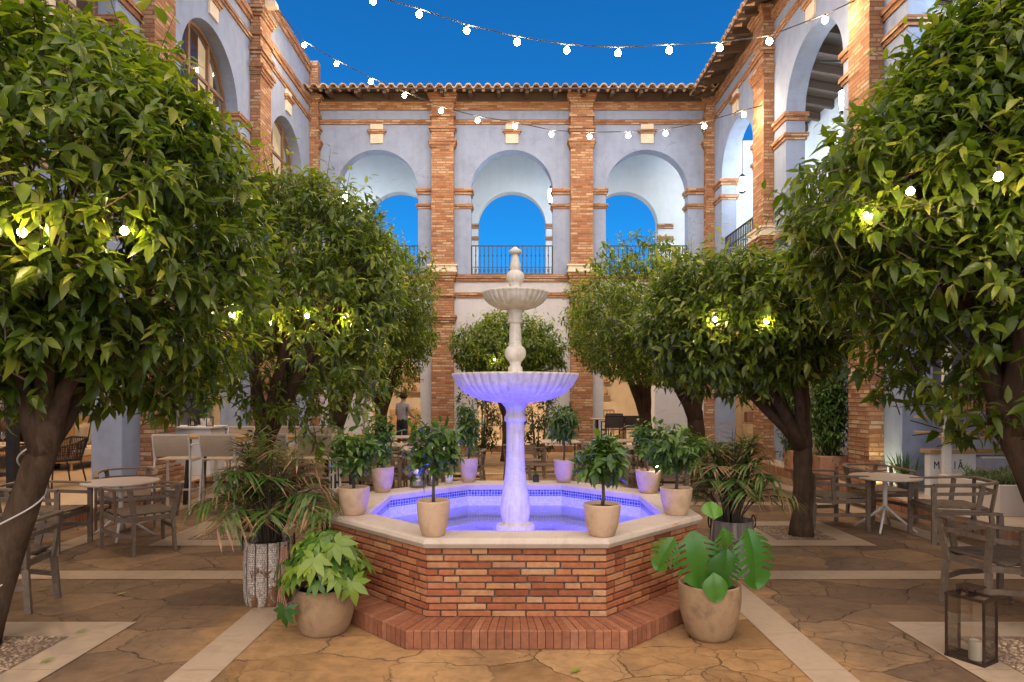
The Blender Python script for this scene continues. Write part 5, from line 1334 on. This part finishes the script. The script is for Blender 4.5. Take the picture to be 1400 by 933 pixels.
t = thing('counter', 'white counter under the small black lanterns in the left arcade', 'counter', (-6.15, 12.25, PZ)); b = MB(); b.bbox(-.62, .62, -.3, .3, 0, .86, .006); b.build('counter_body', M['white_panel'], t)
b = MB(); b.bbox(-.66, .66, -.34, .34, .861, .90, .006); b.build('counter_top', M['white_panel'], t)
def small_lantern(label, loc):
    t = thing('small_lantern', label, 'lantern', loc, .3, 'black lanterns on the white counter'); b = MB()
    for sx in (-1, 1):
        for sy in (-1, 1): b.box(sx*.055-.006, sx*.055+.006, sy*.055-.006, sy*.055+.006, .014, .15)
    b.bbox(-.065, .065, -.065, .065, 0, .014, .003); b.lathe([(.09, .15), (.03, .2), (.012, .205)], 4); b.tube([(.03*math.cos(a), 0, .225+.03*math.sin(a)) for a in np.linspace(0, 6.28, 10)], .004, 5); b.build('cage', M['black_metal'], t)
    b = MB(); b.lathe([(.025, .015), (.025, .08), (.003, .085)], 10); b.build('candle', M['wax'], t); return learn(t)
SL = small_lantern('black lantern at the left end of the white counter', (-6.25, 12.1, PZ+.9)); copy_thing(SL, (-5.98, 12.2, PZ+.9), .1, 'black lantern in the middle of the counter, beside the potted shrub'); copy_thing(SL, (-5.62, 12.12, PZ+.9), .5, 'black lantern at the right end of the white counter')
t = thing('potted_shrub', 'bushy green shrub in a white pot on the lantern counter', 'potted plant', (-5.85, 12.42, PZ+.9)); b = MB(); b.lathe([(.07, 0), (.09, .14), (.08, .14), (.078, .12)], 16); b.build('pot', M['white_panel'], t, smooth=True)
P, D, N, L, W, T = crown_leaves((0, 0, .42), (.17, .17, .3), 420, 99, .15, .07, 7, 5, .1, inner=.3); leaf_mesh('foliage', P, D, N, L, W, T, M['leaf_bay'], t, fine=False)

# left portico: banquette, wooden chair and table in the warm room
t = thing('banquette', 'brown channel tufted banquette along the warm portico wall', 'bench', (-9.7, 11.8, PZ)); b = MB(); b.bbox(-.25, .5, -1.5, 1.5, 0, .45, .02); b.build('seat', M['wicker'], t)
b = MB()
for k in range(12): b.tube([(-.18, -1.4+k*.25, .45), (-.2, -1.4+k*.25, 1.25)], .125, 10)
b.build('backrest', mottled('brown_leather', (.07, .045, .03), (.12, .08, .055), 5., .5, .1), t, smooth=True)
t = thing('wooden_chair', 'light wooden lattice backed chair in the warm room at the left edge', 'chair', (-8.75, 11.1, PZ), R(-60))
for sx in (-1, 1):
    for sy in (-1, 1):
        b = MB(); b.sweep([(sx*.22, sy*.22, 0), (sx*.22, sy*.22, .45 if sy > 0 else 1.0)], .045, .045, up=(0, 1, 0)); b.build('leg', M['oak'], t)
b = MB(); b.bbox(-.25, .25, -.24, .25, .452, .49, .006); b.build('seat', M['oak'], t)
b = MB()
for z in (.62, .8, .98): b.box(-.2, .2, -.235, -.205, z-.025, z+.025)
for x in (-.1, 0, .1): b.box(x-.015, x+.015, -.232, -.208, .645, .775); b.box(x-.015, x+.015, -.232, -.208, .825, .955)
b.build('backrest', M['oak'], t)
t = thing('dining_table', 'pale table laid with glasses at the left edge of the portico', 'table', (-7.75, 9.75, PZ)); b = MB(); b.bbox(-.45, .45, -.4, .4, .72, .75, .005); b.build('tabletop', M['table_top'], t); b = MB(); b.tube([(0, 0, .03), (0, 0, .719)], .035, 10); b.lathe([(.25, 0), (.25, .015), (.06, .03)], 20); b.build('pedestal', M['black_metal'], t)
for i, (x, y, lab) in enumerate(((-7.5, 9.6, 'wine glass nearest the edge of the laid portico table'), (-7.6, 9.85, 'wine glass in the middle of the laid portico table'))):
    b = MB(); b.lathe([(.035, 0), (.006, .008), (.006, .08), (.035, .11), (.04, .15), (.032, .19)], 14, cap=False); o = b.build('wine_glass', glass('thin_glass' + '' if i == 0 else 'thin_glass_two', (.95, .95, .95), .5), None, smooth=True); o.location = (x, y, PZ+.75); tag(o, lab, 'glass', 'glasses on the portico table')

# right portico: planter, cart with lettering, shelf stand
t = thing('planter', 'large white planter box of grey green lavender on the right portico', 'planter', (5.95, 7.95, PZ)); b = MB()
b.bbox(0, 1.5, 0, .05, 0, .38, .005); b.bbox(0, 1.5, 1.1, 1.15, 0, .38, .005); b.bbox(0, .05, .051, 1.099, 0, .38, .004); b.bbox(1.45, 1.5, .051, 1.099, 0, .38, .004); b.build('box', M['planter'], t)
b = MB(); b.box(.051, 1.449, .051, 1.099, .02, .34); b.build('soil', M['soil'], t)
n = 4200; r = np.random.default_rng(101); P = np.stack([r.uniform(.2, 1.43, n), r.uniform(.07, 1.0, n), np.full(n, .33)], 1); hh = .07+.07*np.sin(P[:, 0]*9)*np.sin(P[:, 1]*8)
P[:, 2] += r.random(n)*hh.clip(.05)*1.1; D = r.normal(size=(n, 3))*[.55, .55, .2]+[0, 0, .9]; leaf_mesh('foliage', P, D, r.normal(size=(n, 3))+[0, 0, .3], r.uniform(.07, .13, n), np.full(n, .011), r.random(n), M['leaf_grass'], t, fine=False)
t = thing('serving_cart', 'white cart with wooden top and large black lettering behind the planter', 'cart', (6.12, 9.55, PZ)); b = MB(); b.bbox(0, .68, 0, .12, 0, .62, .004); b.build('cart_body', M['white_panel'], t)
b = MB(); b.bbox(-.02, 1.2, -.03, .2, .622, .68, .004); b.build('cart_top', M['oak'], t)
b = MB(); b.bbox(.72, 1.35, -.1, .2, .56, .585, .003); b.build('side_shelf', M['white_panel'], t)
cu = bpy.data.curves.new('lettering', 'FONT'); cu.body = 'MELI\u00c3'; cu.size = .16; cu.extrude = .002; cu.space_character = 1.5
cu.materials.append(M['ink']); tx = bpy.data.objects.new('lettering_source', cu); COL.objects.link(tx); bpy.context.view_layer.update()
tm = bpy.data.meshes.new_from_object(tx.evaluated_get(bpy.context.evaluated_depsgraph_get())); bpy.data.objects.remove(tx); bpy.data.curves.remove(cu)
tx = bpy.data.objects.new('lettering', tm); COL.objects.link(tx); tx.parent = t; tx.location = (.055, -.004, .40); tx.rotation_euler = (PI/2, 0, 0); tx.scale = (.74, 1, 1)
t = thing('shelf_stand', 'white post shelf stand with staggered wooden shelves in the right portico', 'shelf', (6.2, 9.3, PZ)); b = MB(); b.bbox(-.055, .055, -.03, .03, 0, 2.2, .004); b.build('post', M['white_metal'], t)
for (x0, x1, y0, y1, z) in ((-.12, .85, -.17, -.031, 1.235), (-.14, 1.2, -.17, -.031, .87), (-.3, .5, .031, .2, 1.52), (-.35, .45, .031, .2, 1.15), (-.35, .45, .031, .2, .93), (-.1, .9, -.17, -.031, 1.62)):
    b = MB(); b.bbox(x0, x1, y0, y1, z, z+.03, .003); b.build('shelf_board', M['oak'], t)
def trough(label, loc, w, plant, seed):
    t = thing('plant_trough', label, 'planter', loc, 0, 'terracotta troughs on the shelf stand'); b = MB(); b.bbox(-w/2, w/2, -.065, .065, 0, .15, .012); b.build('trough', M['pot_red'], t)
    r = np.random.default_rng(seed); n = 260; d = unit(r.normal(size=(n, 3))*[.9, .7, .25]+[0, 0, .75]); P = np.stack([r.uniform(-w*.42, w*.42, n), r.uniform(-.04, .04, n), np.full(n, .14)], 1)
    leaf_mesh('foliage', P, d, np.tile([0, 0, 1.], (n, 1))+r.normal(size=(n, 3))*.3, r.uniform(.09, .2, n), np.full(n, .011 if plant else .035), r.random(n)*.8, M['leaf_bay'], t, fine=True, curl=.7 if plant else .3)
trough('terracotta trough of leafy plants on the upper long shelf', (6.62, 9.2, PZ+1.266), .42, False, 111); trough('terracotta trough of arching grass on the lower long shelf', (6.85, 9.2, PZ+.901), .40, True, 112)
b = MB(); b.bbox(-.35, .35, -.04, .04, 0, .5, .006); 
t = thing('shutter_panel', 'small wooden shutter hung on the blue portico wall', 'shutter', (9.0, 12.6, 1.3)); b = MB()
for k in range(3): b.bbox(.5, .53, -.45+k*.3, -.17+k*.3, 0, .75, .006)
b.build('board', M['oak'], t)
t = thing('agave_pot', 'dark pot of upright spiky leaves beside the blue jamb', 'potted plant', (6.0, 9.98, PZ)); b = MB(); b.lathe([(.1, 0), (.14, .2), (.12, .2), (.115, .17)], 18); b.build('pot', M['black_metal'], t, smooth=True)
n = 40; r = np.random.default_rng(7); d = unit(r.normal(size=(n, 3))*[.35, .35, .1]+[0, 0, 1.]); leaf_mesh('foliage', np.tile([0, 0, .17], (n, 1))+r.normal(size=(n, 3))*[.05, .05, 0], d, r.normal(size=(n, 3))*[1, 1, .1], r.uniform(.25, .5, n), np.full(n, .035), r.random(n)*.5, M['leaf_bay'], t, fine=False)
t = thing('plant_shelf', 'wooden plant shelf with terracotta boxes far along the right portico', 'shelf', (6.25, 16.6, PZ)); 
for z in (.05, .75, 1.35):
    b = MB(); b.bbox(-.45, .45, -.2, .2, z, z+.04, .004); b.build('shelf_board', M['oak'], t)
for x in (-.47, .47):
    b = MB(); b.bbox(x-.02, x+.02, -.2, .2, 0, 1.8, .004); b.build('post', M['oak'], t)
def box_plant(label, loc, seed):
    t = thing('plant_box', label, 'planter', loc, 0, 'terracotta boxes on the far plant shelf'); b = MB(); b.bbox(-.3, .3, -.12, .12, 0, .26, .015); b.build('trough', M['pot_red'], t)
    P, D, N, L, W, T = crown_leaves((0, 0, .33), (.28, .12, .12), 160, seed, .1, .08, 8, 0, .08, inner=.2); leaf_mesh('foliage', P, D, N, L, W, T, M['leaf_bay'], t, fine=False)
box_plant('terracotta plant box on the upper board of the far shelf', (6.25, 16.6, PZ+1.392), 5); box_plant('terracotta plant box on the middle board of the far shelf', (6.25, 16.6, PZ+.792), 6)

# rear room furniture and the waiter
t = thing('sideboard', 'wooden sideboard in the warm room behind the rear left arch', 'sideboard', (-3.6, 24.2, PZ)); b = MB(); b.bbox(-.9, .9, -.25, .25, .1, .95, .01); b.build('cabinet', M['oak'], t)
for k in range(3):
    b = MB(); b.bbox(-.85+k*.58, -.31+k*.58, -.27, -.251, .15, .9, .004); b.build('door', M['oak'], t)
t = thing('clay_planter', 'big orange clay planter with a green bush behind the rear left arch', 'potted plant', (-2.85, 18.3, 0)); pot(t, .24, .62, M['pot_red'], prof=[(.85, 0), (.9, .1), (.96, .5), (1., 1.)])
P, D, N, L, W, T = crown_leaves((0, 0, .95), (.3, .3, .35), 500, 44, .15, .09, 8, 0, .12, inner=.3); leaf_mesh('foliage', P, D, N, L, W, T, M['leaf_bay'], t, fine=False)
for i, (x, y, lab) in enumerate(((2.9, 22.2, 'long pale table in the room behind the rear right arch'), (-.4, 22.5, 'long pale table in the room behind the middle arch'))):
    t = thing('long_table', lab, 'table', (x, y, PZ), 0, 'tables in the rear room'); b = MB(); b.bbox(-.9, .9, -.4, .4, .72, .75, .005); b.build('tabletop', M['table_top'], t)
    for sx in (-1, 1):
        b = MB(); b.sweep([(sx*.8, 0, 0), (sx*.8, 0, .719)], .06, .5, up=(0, 1, 0)); b.build('leg', M['oak'], t)
for i, (x, z, lab) in enumerate(((-3.5, 1.75, 'wall shelf of terracotta jars over the wooden sideboard'), (3.0, 1.6, 'wall shelf of terracotta jars behind the rear right arch'), (0.2, 1.7, 'wall shelf of terracotta jars behind the middle arch'))):
    t = thing('wall_shelf', lab, 'shelf', (x, 25.9, z), 0, 'jar shelves in the rear room')
    for zz in (0, .55):
        b = MB(); b.bbox(-.9, .9, -.15, .14, zz, zz+.05, .005); b.build('shelf_board', M['oak'], t)
        for k in range(5):
            b = MB(); r_ = random.uniform(.07, .12); h_ = random.uniform(.2, .38); b.lathe([(r_*.6, 0), (r_, h_*.4), (r_*.7, h_*.85), (r_*.8, h_)], 14); o = b.build('jar', M['pot_red' if k % 2 else 'pot_clay'], t, smooth=True); o.location = (-.7+k*.35, 0, zz+.051)
for lab, p, rz in (('pale wooden chair left of the table behind the rear right arch', (2.3, 21.5), R(0)), ('pale wooden chair right of the table behind the rear right arch', (3.1, 21.5), R(0)), ('pale wooden chair at the table behind the middle arch', (-.6, 21.8), R(0))):
    copy_thing(learn(bpy.data.objects['wooden_chair']), (p[0], p[1], PZ), rz, lab, 'pale wooden chairs in the rear room')

def person():
    sk = {'hip': ((0, 0, .95), .135), 'waist': ((0, .02, 1.08), .125), 'chest': ((0, .03, 1.28), .145), 'neck': ((0, .05, 1.45), .055), 'chin': ((0, .07, 1.53), .06), 'head': ((0, .075, 1.60), .092), 'crown': ((0, .07, 1.68), .08)}
    ed = [('hip', 'waist'), ('waist', 'chest'), ('chest', 'neck'), ('neck', 'chin'), ('chin', 'head'), ('head', 'crown')]
    for s, sg in (('l', -1), ('r', 1)):
        sk.update({'th'+s: ((sg*.09, 0, .86), .09), 'kn'+s: ((sg*.1, .02*sg, .48), .058), 'an'+s: ((sg*.1, -.01, .09), .04), 'to'+s: ((sg*.11, .15, .035), .035),
                   'sh'+s: ((sg*.17, .03, 1.38), .062), 'el'+s: ((sg*.24, .06, 1.12), .044), 'wr'+s: ((sg*.17, .27, 1.05), .032), 'ha'+s: ((sg*.13, .36, 1.06), .028)})
        ed += [('hip', 'th'+s), ('th'+s, 'kn'+s), ('kn'+s, 'an'+s), ('an'+s, 'to'+s), ('chest', 'sh'+s), ('sh'+s, 'el'+s), ('el'+s, 'wr'+s), ('wr'+s, 'ha'+s)]
    names = list(sk); me = bpy.data.meshes.new('person'); me.from_pydata([sk[k][0] for k in names], [(names.index(a), names.index(c)) for a, c in ed], [])
    o = bpy.data.objects.new('person', me); COL.objects.link(o)
    o.modifiers.new('skin', 'SKIN'); o.modifiers.new('sub', 'SUBSURF').levels = 2; o.modifiers['sub'].render_levels = 2
    if not me.skin_vertices: me.skin_vertices.new() if hasattr(me.skin_vertices, 'new') else None
    sv = me.skin_vertices[0].data
    for i, k in enumerate(names): sv[i].radius = (sk[k][1],)*2
    sv[names.index('hip')].use_root = True
    bpy.context.view_layer.update()
    dg = bpy.context.evaluated_depsgraph_get(); m2 = bpy.data.meshes.new_from_object(o.evaluated_get(dg))
    o.modifiers.clear(); o.data = m2
    for k in ('skin', 'shirt', 'shorts'): m2.materials.append(M[k])
    for p in m2.polygons:
        z = p.center.z; x = abs(p.center.x)
        p.material_index = 1 if (1.0 <= z < 1.45 and x < .235) else 2 if .5 < z < 1.0 and x < .22 and p.center.y < .2 else 0
        p.use_smooth = True
    h = MB(); h.lathe(spl([(.075, 1.55), (.098, 1.6), (.1, 1.66), (.075, 1.72), (.0, 1.745)], 3), 18, (0, .06, 0)); h.build('hair', M['hair'], o, smooth=True)
    return o
p = person(); p.location = (-2.92, 17.3, 0); p.rotation_euler = (0, 0, R(-30)); tag(p, 'person in a grey shirt and dark shorts with back turned by the rear left arch', 'person')

# iron lantern with a candle, bottom right
t = thing('candle_lantern', 'tall rusty iron lantern holding a cream candle on the marble corner', 'lantern', (2.86, 4.06, .006), R(30)); w, d, h = .078, .105, .40; b = MB()
for sx in (-1, 1):
    for sy in (-1, 1): b.box(sx*w-.006, sx*w+.006, sy*d-.006, sy*d+.006, .016, h-.016)
for z in (0, h-.016):
    b.box(-w-.008, w+.008, -d-.008, -d+.008, z, z+.016); b.box(-w-.008, w+.008, d-.008, d+.008, z, z+.016); b.box(-w-.008, -w+.008, -d+.008, d-.008, z, z+.016); b.box(w-.008, w+.008, -d+.008, d-.008, z, z+.016)
b.box(-w+.009, w-.009, -d+.009, d-.009, .003, .01); b.build('frame', M['rust_metal'], t)
b = MB(); b.bbox(-.06, .06, -.06, .06, h+.045, h+.055, .003); b.box(-w+.009, w-.009, -.02, .02, h-.012, h-.004)
for sx in (-1, 1): b.box(sx*.05-.004, sx*.05+.004, -.004, .004, h-.003, h+.045)
b.tube([(-.09+.05*math.cos(a), .03, h+.03+.02*math.sin(a)) for a in np.linspace(0, 6.28, 12)], .004, 5); b.build('roof', M['rust_metal'], t)
g = MB()
for sx in (-1, 1): g.box(sx*w-.001, sx*w+.001, -d+.01, d-.01, .017, h-.017)
for sy in (-1, 1): g.box(-w+.01, w-.01, sy*d-.001, sy*d+.001, .017, h-.017)
g.build('pane', M['glass'], t)
b = MB(); b.lathe([(.037, .0105), (.038, .02), (.038, .10), (.034, .125), (.03, .118), (.003, .112)], 24); b.tube([(0, 0, .11), (.002, 0, .13)], .002, 5); o = b.build('candle', M['wax'], t, smooth=False); o.location = (-.01, -.03, 0)

# ------------------------------------------------------------------ lamps the photograph shows
def bulb(name, label, p, r, mat, group, hang=.05):
    t = thing(name, label, 'light bulb', p, 0, group)
    b = MB(); b.lathe([(r*.35, hang*1.0), (r*.4, hang*.4), (r*.4, r*.75)], 8); b.build('socket', M['black_cable'], t)
    g = MB(); g.lathe([(r*.02, -r), (r*.5, -r*.87), (r*.87, -r*.5), (r, 0), (r*.9, r*.45), (r*.62, r*.8), (r*.42, r*1.05)], 12); g.build('globe', mat, t, smooth=True); return learn(t)
S1 = [(416, 62), (460, 88), (507, 112), (553, 131), (603, 152), (653, 165), (704, 173), (754, 184), (806, 187), (859, 186), (910, 183), (963, 173), (1017, 157)]
S2 = [(510, 2), (573, 20), (638, 42), (707, 58), (775, 69), (845, 73), (915, 69), (984, 66), (1052, 57), (1128, 28)]
def festoon(S, dfun, ends, word, lab):
    pts = [at(px, py, dfun(px)) for px, py in S]; cab = [ends[0]]+[p+Vector((0, 0, .1)) for p in pts]+[ends[1]]
    b = MB(); b.tube(cab, .011, 5); tag(b.build('festoon_cable', M['black_cable']), lab, 'cable')
    pr = None
    for i, p in enumerate(pts):
        l = 'glowing festoon bulb, %s from the left on the %s string across the courtyard' % (ORD[i], word)
        if pr is None: pr = bulb('festoon_bulb', l, p, .052, M['bulb_cool'], 'festoon bulbs strung across the courtyard', .1)
        else: copy_thing(pr, p, 0, l)
festoon(S1, lambda x: 16.2-(x-416)*1.1/601, (Vector((-6.05, 16.6, 11.56)), Vector((5.8, 15.1, 8.35))), 'lower', 'black festoon cable of the lower string, crossing before the rear wing')
festoon(S2, lambda x: 11.2, (Vector((-6.05, 11.2, 10.5)), Vector((5.78, 11.0, 8.3))), 'upper', 'black festoon cable of the upper string, crossing the open sky')
def in_crown(px, py, lab, f=.93):
    C, rad = CROWN[lab]; o = Vector((0, 0, EYE)); d = at(px, py, 1.)-o
    q = [d[i]/(rad[i]*f) for i in range(3)]; w = [(o[i]-C[i])/(rad[i]*f) for i in range(3)]
    A_ = sum(x*x for x in q); B_ = 2*sum(a*b_ for a, b_ in zip(q, w)); C_ = sum(x*x for x in w)-1; D_ = B_*B_-4*A_*C_
    s = (-B_-math.sqrt(D_))/(2*A_) if D_ > 0 else -B_/(2*A_)
    return o+d*s
TB = [(30, 318, G_L, 'left of a pair low in the leaning tree'), (170, 316, G_L, 'right of a pair low in the leaning tree'), (318, 430, G_L, 'at the right edge of the leaning tree'),
      (372, 442, t2l, 'leftmost in the tree behind the hammered pot'), (420, 432, t2l, 'in the middle of the tree behind the hammered pot'), (470, 437, t2l, 'at the right of the tree behind the hammered pot'), (503, 453, t3l, 'upper one in the tree by the bar table'), (516, 467, t3l, 'lower one in the tree by the bar table'),
      (1365, 242, G_R, 'highest and rightmost in the big right tree'), (1245, 262, G_R, 'in the middle of the big right tree'), (1187, 295, G_R, 'lowest and leftmost in the big right tree'),
      (937, 435, r3l, 'in the knobbly tree behind the right palm'), (978, 437, r2l, 'left one in the low spreading tree'), (1048, 440, r2l, 'right one in the low spreading tree'), (676, 492, c5l, 'in the pale tree behind the fountain column')]
pr = None
for px, py, lab, w in TB:
    l = 'warm fairy bulb ' + w; p = in_crown(px, py, lab, 1.1 if lab in (G_L, G_R) else 1.04)
    if pr is None: pr = bulb('tree_bulb', l, p, .022, M['bulb_warm'], 'warm bulbs hung in the orange trees', .07)
    else: copy_thing(pr, p, 0, l)
b = MB(); b.add([(x*.02, y*.02, z*.02) for x, y, z in ICO], ICF); o = b.build('pot_light', M['small_glow'], None, smooth=True); o.location = at(899, 637, 6.42); tag(o, 'tiny bright bulb clipped over the right back pot of the rim', 'light bulb')

def wall_lantern(label, p, hang=.9):
    t = thing('gallery_lantern', label, 'lantern', p, 0, 'glass lanterns hanging in the upper galleries'); b = MB()
    for k in range(6):
        a = k*PI/3; b.tube([(.11*math.cos(a), .11*math.sin(a), -.25), (.13*math.cos(a), .13*math.sin(a), .2)], .008, 5)
    b.lathe([(.15, .2), (.06, .3), (.02, .34)], 6); b.lathe([(.05, -.3), (.12, -.25)], 6); b.tube([(0, 0, .34), (0, 0, .34+hang)], .008, 5); b.build('cage', M['black_metal'], t)
    g = MB(); g.lathe([(.06, -.2), (.085, 0), (.075, .17)], 10); g.build('lamp_glass', M['lantern_glow'], t, smooth=True); return learn(t)
WL = wall_lantern('lit glass lantern in the rear gallery, right of the middle arch', at(754, 268, 21.2), 2.4)
for lab, p in (('lit glass lantern in the rear gallery, behind the left arch', at(471, 272, 21.4)), ('lit glass lantern in the right gallery, behind the near arch', at(1154, 138, 14.9)), ('lit glass lantern in the corner of the right and rear galleries', at(1015, 252, 21.3)),
               ('lit lantern under the crown of the far right gallery arch', Vector((7.2, 17.6, 8.0))), ('lit lantern hidden behind the nearest right gallery arch', Vector((7.2, 8.8, 8.0)))): copy_thing(WL, p, 0, lab)
# warm ceiling lamps of the lit rooms
def ceil_lamp(label, p, mat='lamp_warm'):
    t = thing('ceiling_lamp', label, 'ceiling lamp', p, 0, 'round ceiling lamps of the lit rooms'); b = MB(); b.lathe([(.3, -.02), (.32, 0), (.32, .06), (.3, .07)], 24); b.build('housing', M['white_panel'], t)
    g = MB(); g.lathe([(.27, -.0215), (.1, -.03), (0, -.031)], 24, cap=False); g.build('diffuser', M[mat], t); return learn(t)
CLP = ceil_lamp('round warm lamp under the left portico ceiling by the banquette', (-8.6, 11.6, 4.32), 'lamp_low')
for lab, p in (('round warm lamp under the left portico ceiling over the portico table', (-7.4, 8.7, 4.32)), ('round warm lamp under the left portico ceiling over the sofa', (-8.2, 14.6, 4.32)), ('round warm lamp in the upper room behind the near glazed arch', (-8.2, 8.9, 10.22)), ('round warm lamp in the upper room behind the middle glazed arch', (-8.2, 13.1, 10.22)), ('round warm lamp in the upper room behind the far glazed arch', (-8.2, 17.3, 10.22))): copy_thing(CLP, p, 0, lab)
CLP = ceil_lamp('round warm lamp over the table behind the rear right arch', (3.2, 22.3, 4.32))
for lab, p in (('round warm lamp over the table behind the middle arch', (0, 22.3, 4.32)), ('round warm lamp over the sideboard behind the rear left arch', (-3.3, 22.3, 4.32))): copy_thing(CLP, p, 0, lab)
t = thing('floor_spotlight', 'small floor spotlight glowing on the kerb at the right pilaster', 'spotlight', (5.72, 10.35, PZ)); b = MB(); b.lathe([(.06, 0), (.065, .02), (.05, .025)], 14); b.build('housing', M['black_metal'], t); g = MB(); g.lathe([(.045, .026), (0, .03)], 14, cap=False); g.build('lens', M['spot_glow'], t)

SKY_TINT = (.07, .68, 1.2); SKY_STR = .105; SUN_E = 4.6; SUN_ANGLE = 110.; EXPO = .4
# ------------------------------------------------------------------ light, sky, camera
SUN_EL, SUN_AZ = 56., 180.
w = bpy.data.worlds.new('World'); scene.world = w; w.use_nodes = True; nt = w.node_tree; nt.nodes.clear()
sky = nd(nt, 'ShaderNodeTexSky', sky_type='NISHITA'); sky.sun_disc = False; sky.sun_elevation = R(SUN_EL); sky.sun_rotation = R(SUN_AZ); sky.air_density = 1.; sky.dust_density = .3; sky.ozone_density = 3.
tint = mix(nt, 1., sky.outputs[0], SKY_TINT, 'MULTIPLY')
bg = nd(nt, 'ShaderNodeBackground'); nt.links.new(tint, bg.inputs[0]); bg.inputs[1].default_value = SKY_STR
wo = nd(nt, 'ShaderNodeOutputWorld'); nt.links.new(bg.outputs[0], wo.inputs[0])
sl = bpy.data.lights.new('sun', 'SUN'); sl.energy = SUN_E; sl.angle = R(SUN_ANGLE); sl.color = (1., .75, .50)
so = bpy.data.objects.new('sun', sl); COL.objects.link(so); so.rotation_euler = (R(90-SUN_EL), 0, R(-4)); so.location = (0, -5, 20)
cam = bpy.data.cameras.new('camera'); cam.sensor_width = 36; cam.lens = 36*F/1400; cam.shift_y = (HY-466.5)/1400; cam.clip_end = 500; cam.clip_start = .05
co = bpy.data.objects.new('camera', cam); COL.objects.link(co); co.location = (0, 0, EYE); co.rotation_euler = (R(90), 0, 0); scene.camera = co
vs = scene.view_settings; vs.view_transform = 'Standard'; vs.look = 'None'; vs.exposure = EXPO; vs.gamma = 1; vs.use_curve_mapping = False
cy = scene.cycles; scene.render.engine = 'CYCLES'
cy.use_denoising = True; cy.use_adaptive_sampling = True; cy.adaptive_threshold = .015; cy.max_bounces = 6; cy.diffuse_bounces = 3; cy.glossy_bounces = 3; cy.transmission_bounces = 4; cy.transparent_max_bounces = 10
cy.sample_clamp_indirect = 6.; cy.caustics_reflective = False; cy.caustics_refractive = False; cy.use_light_tree = True
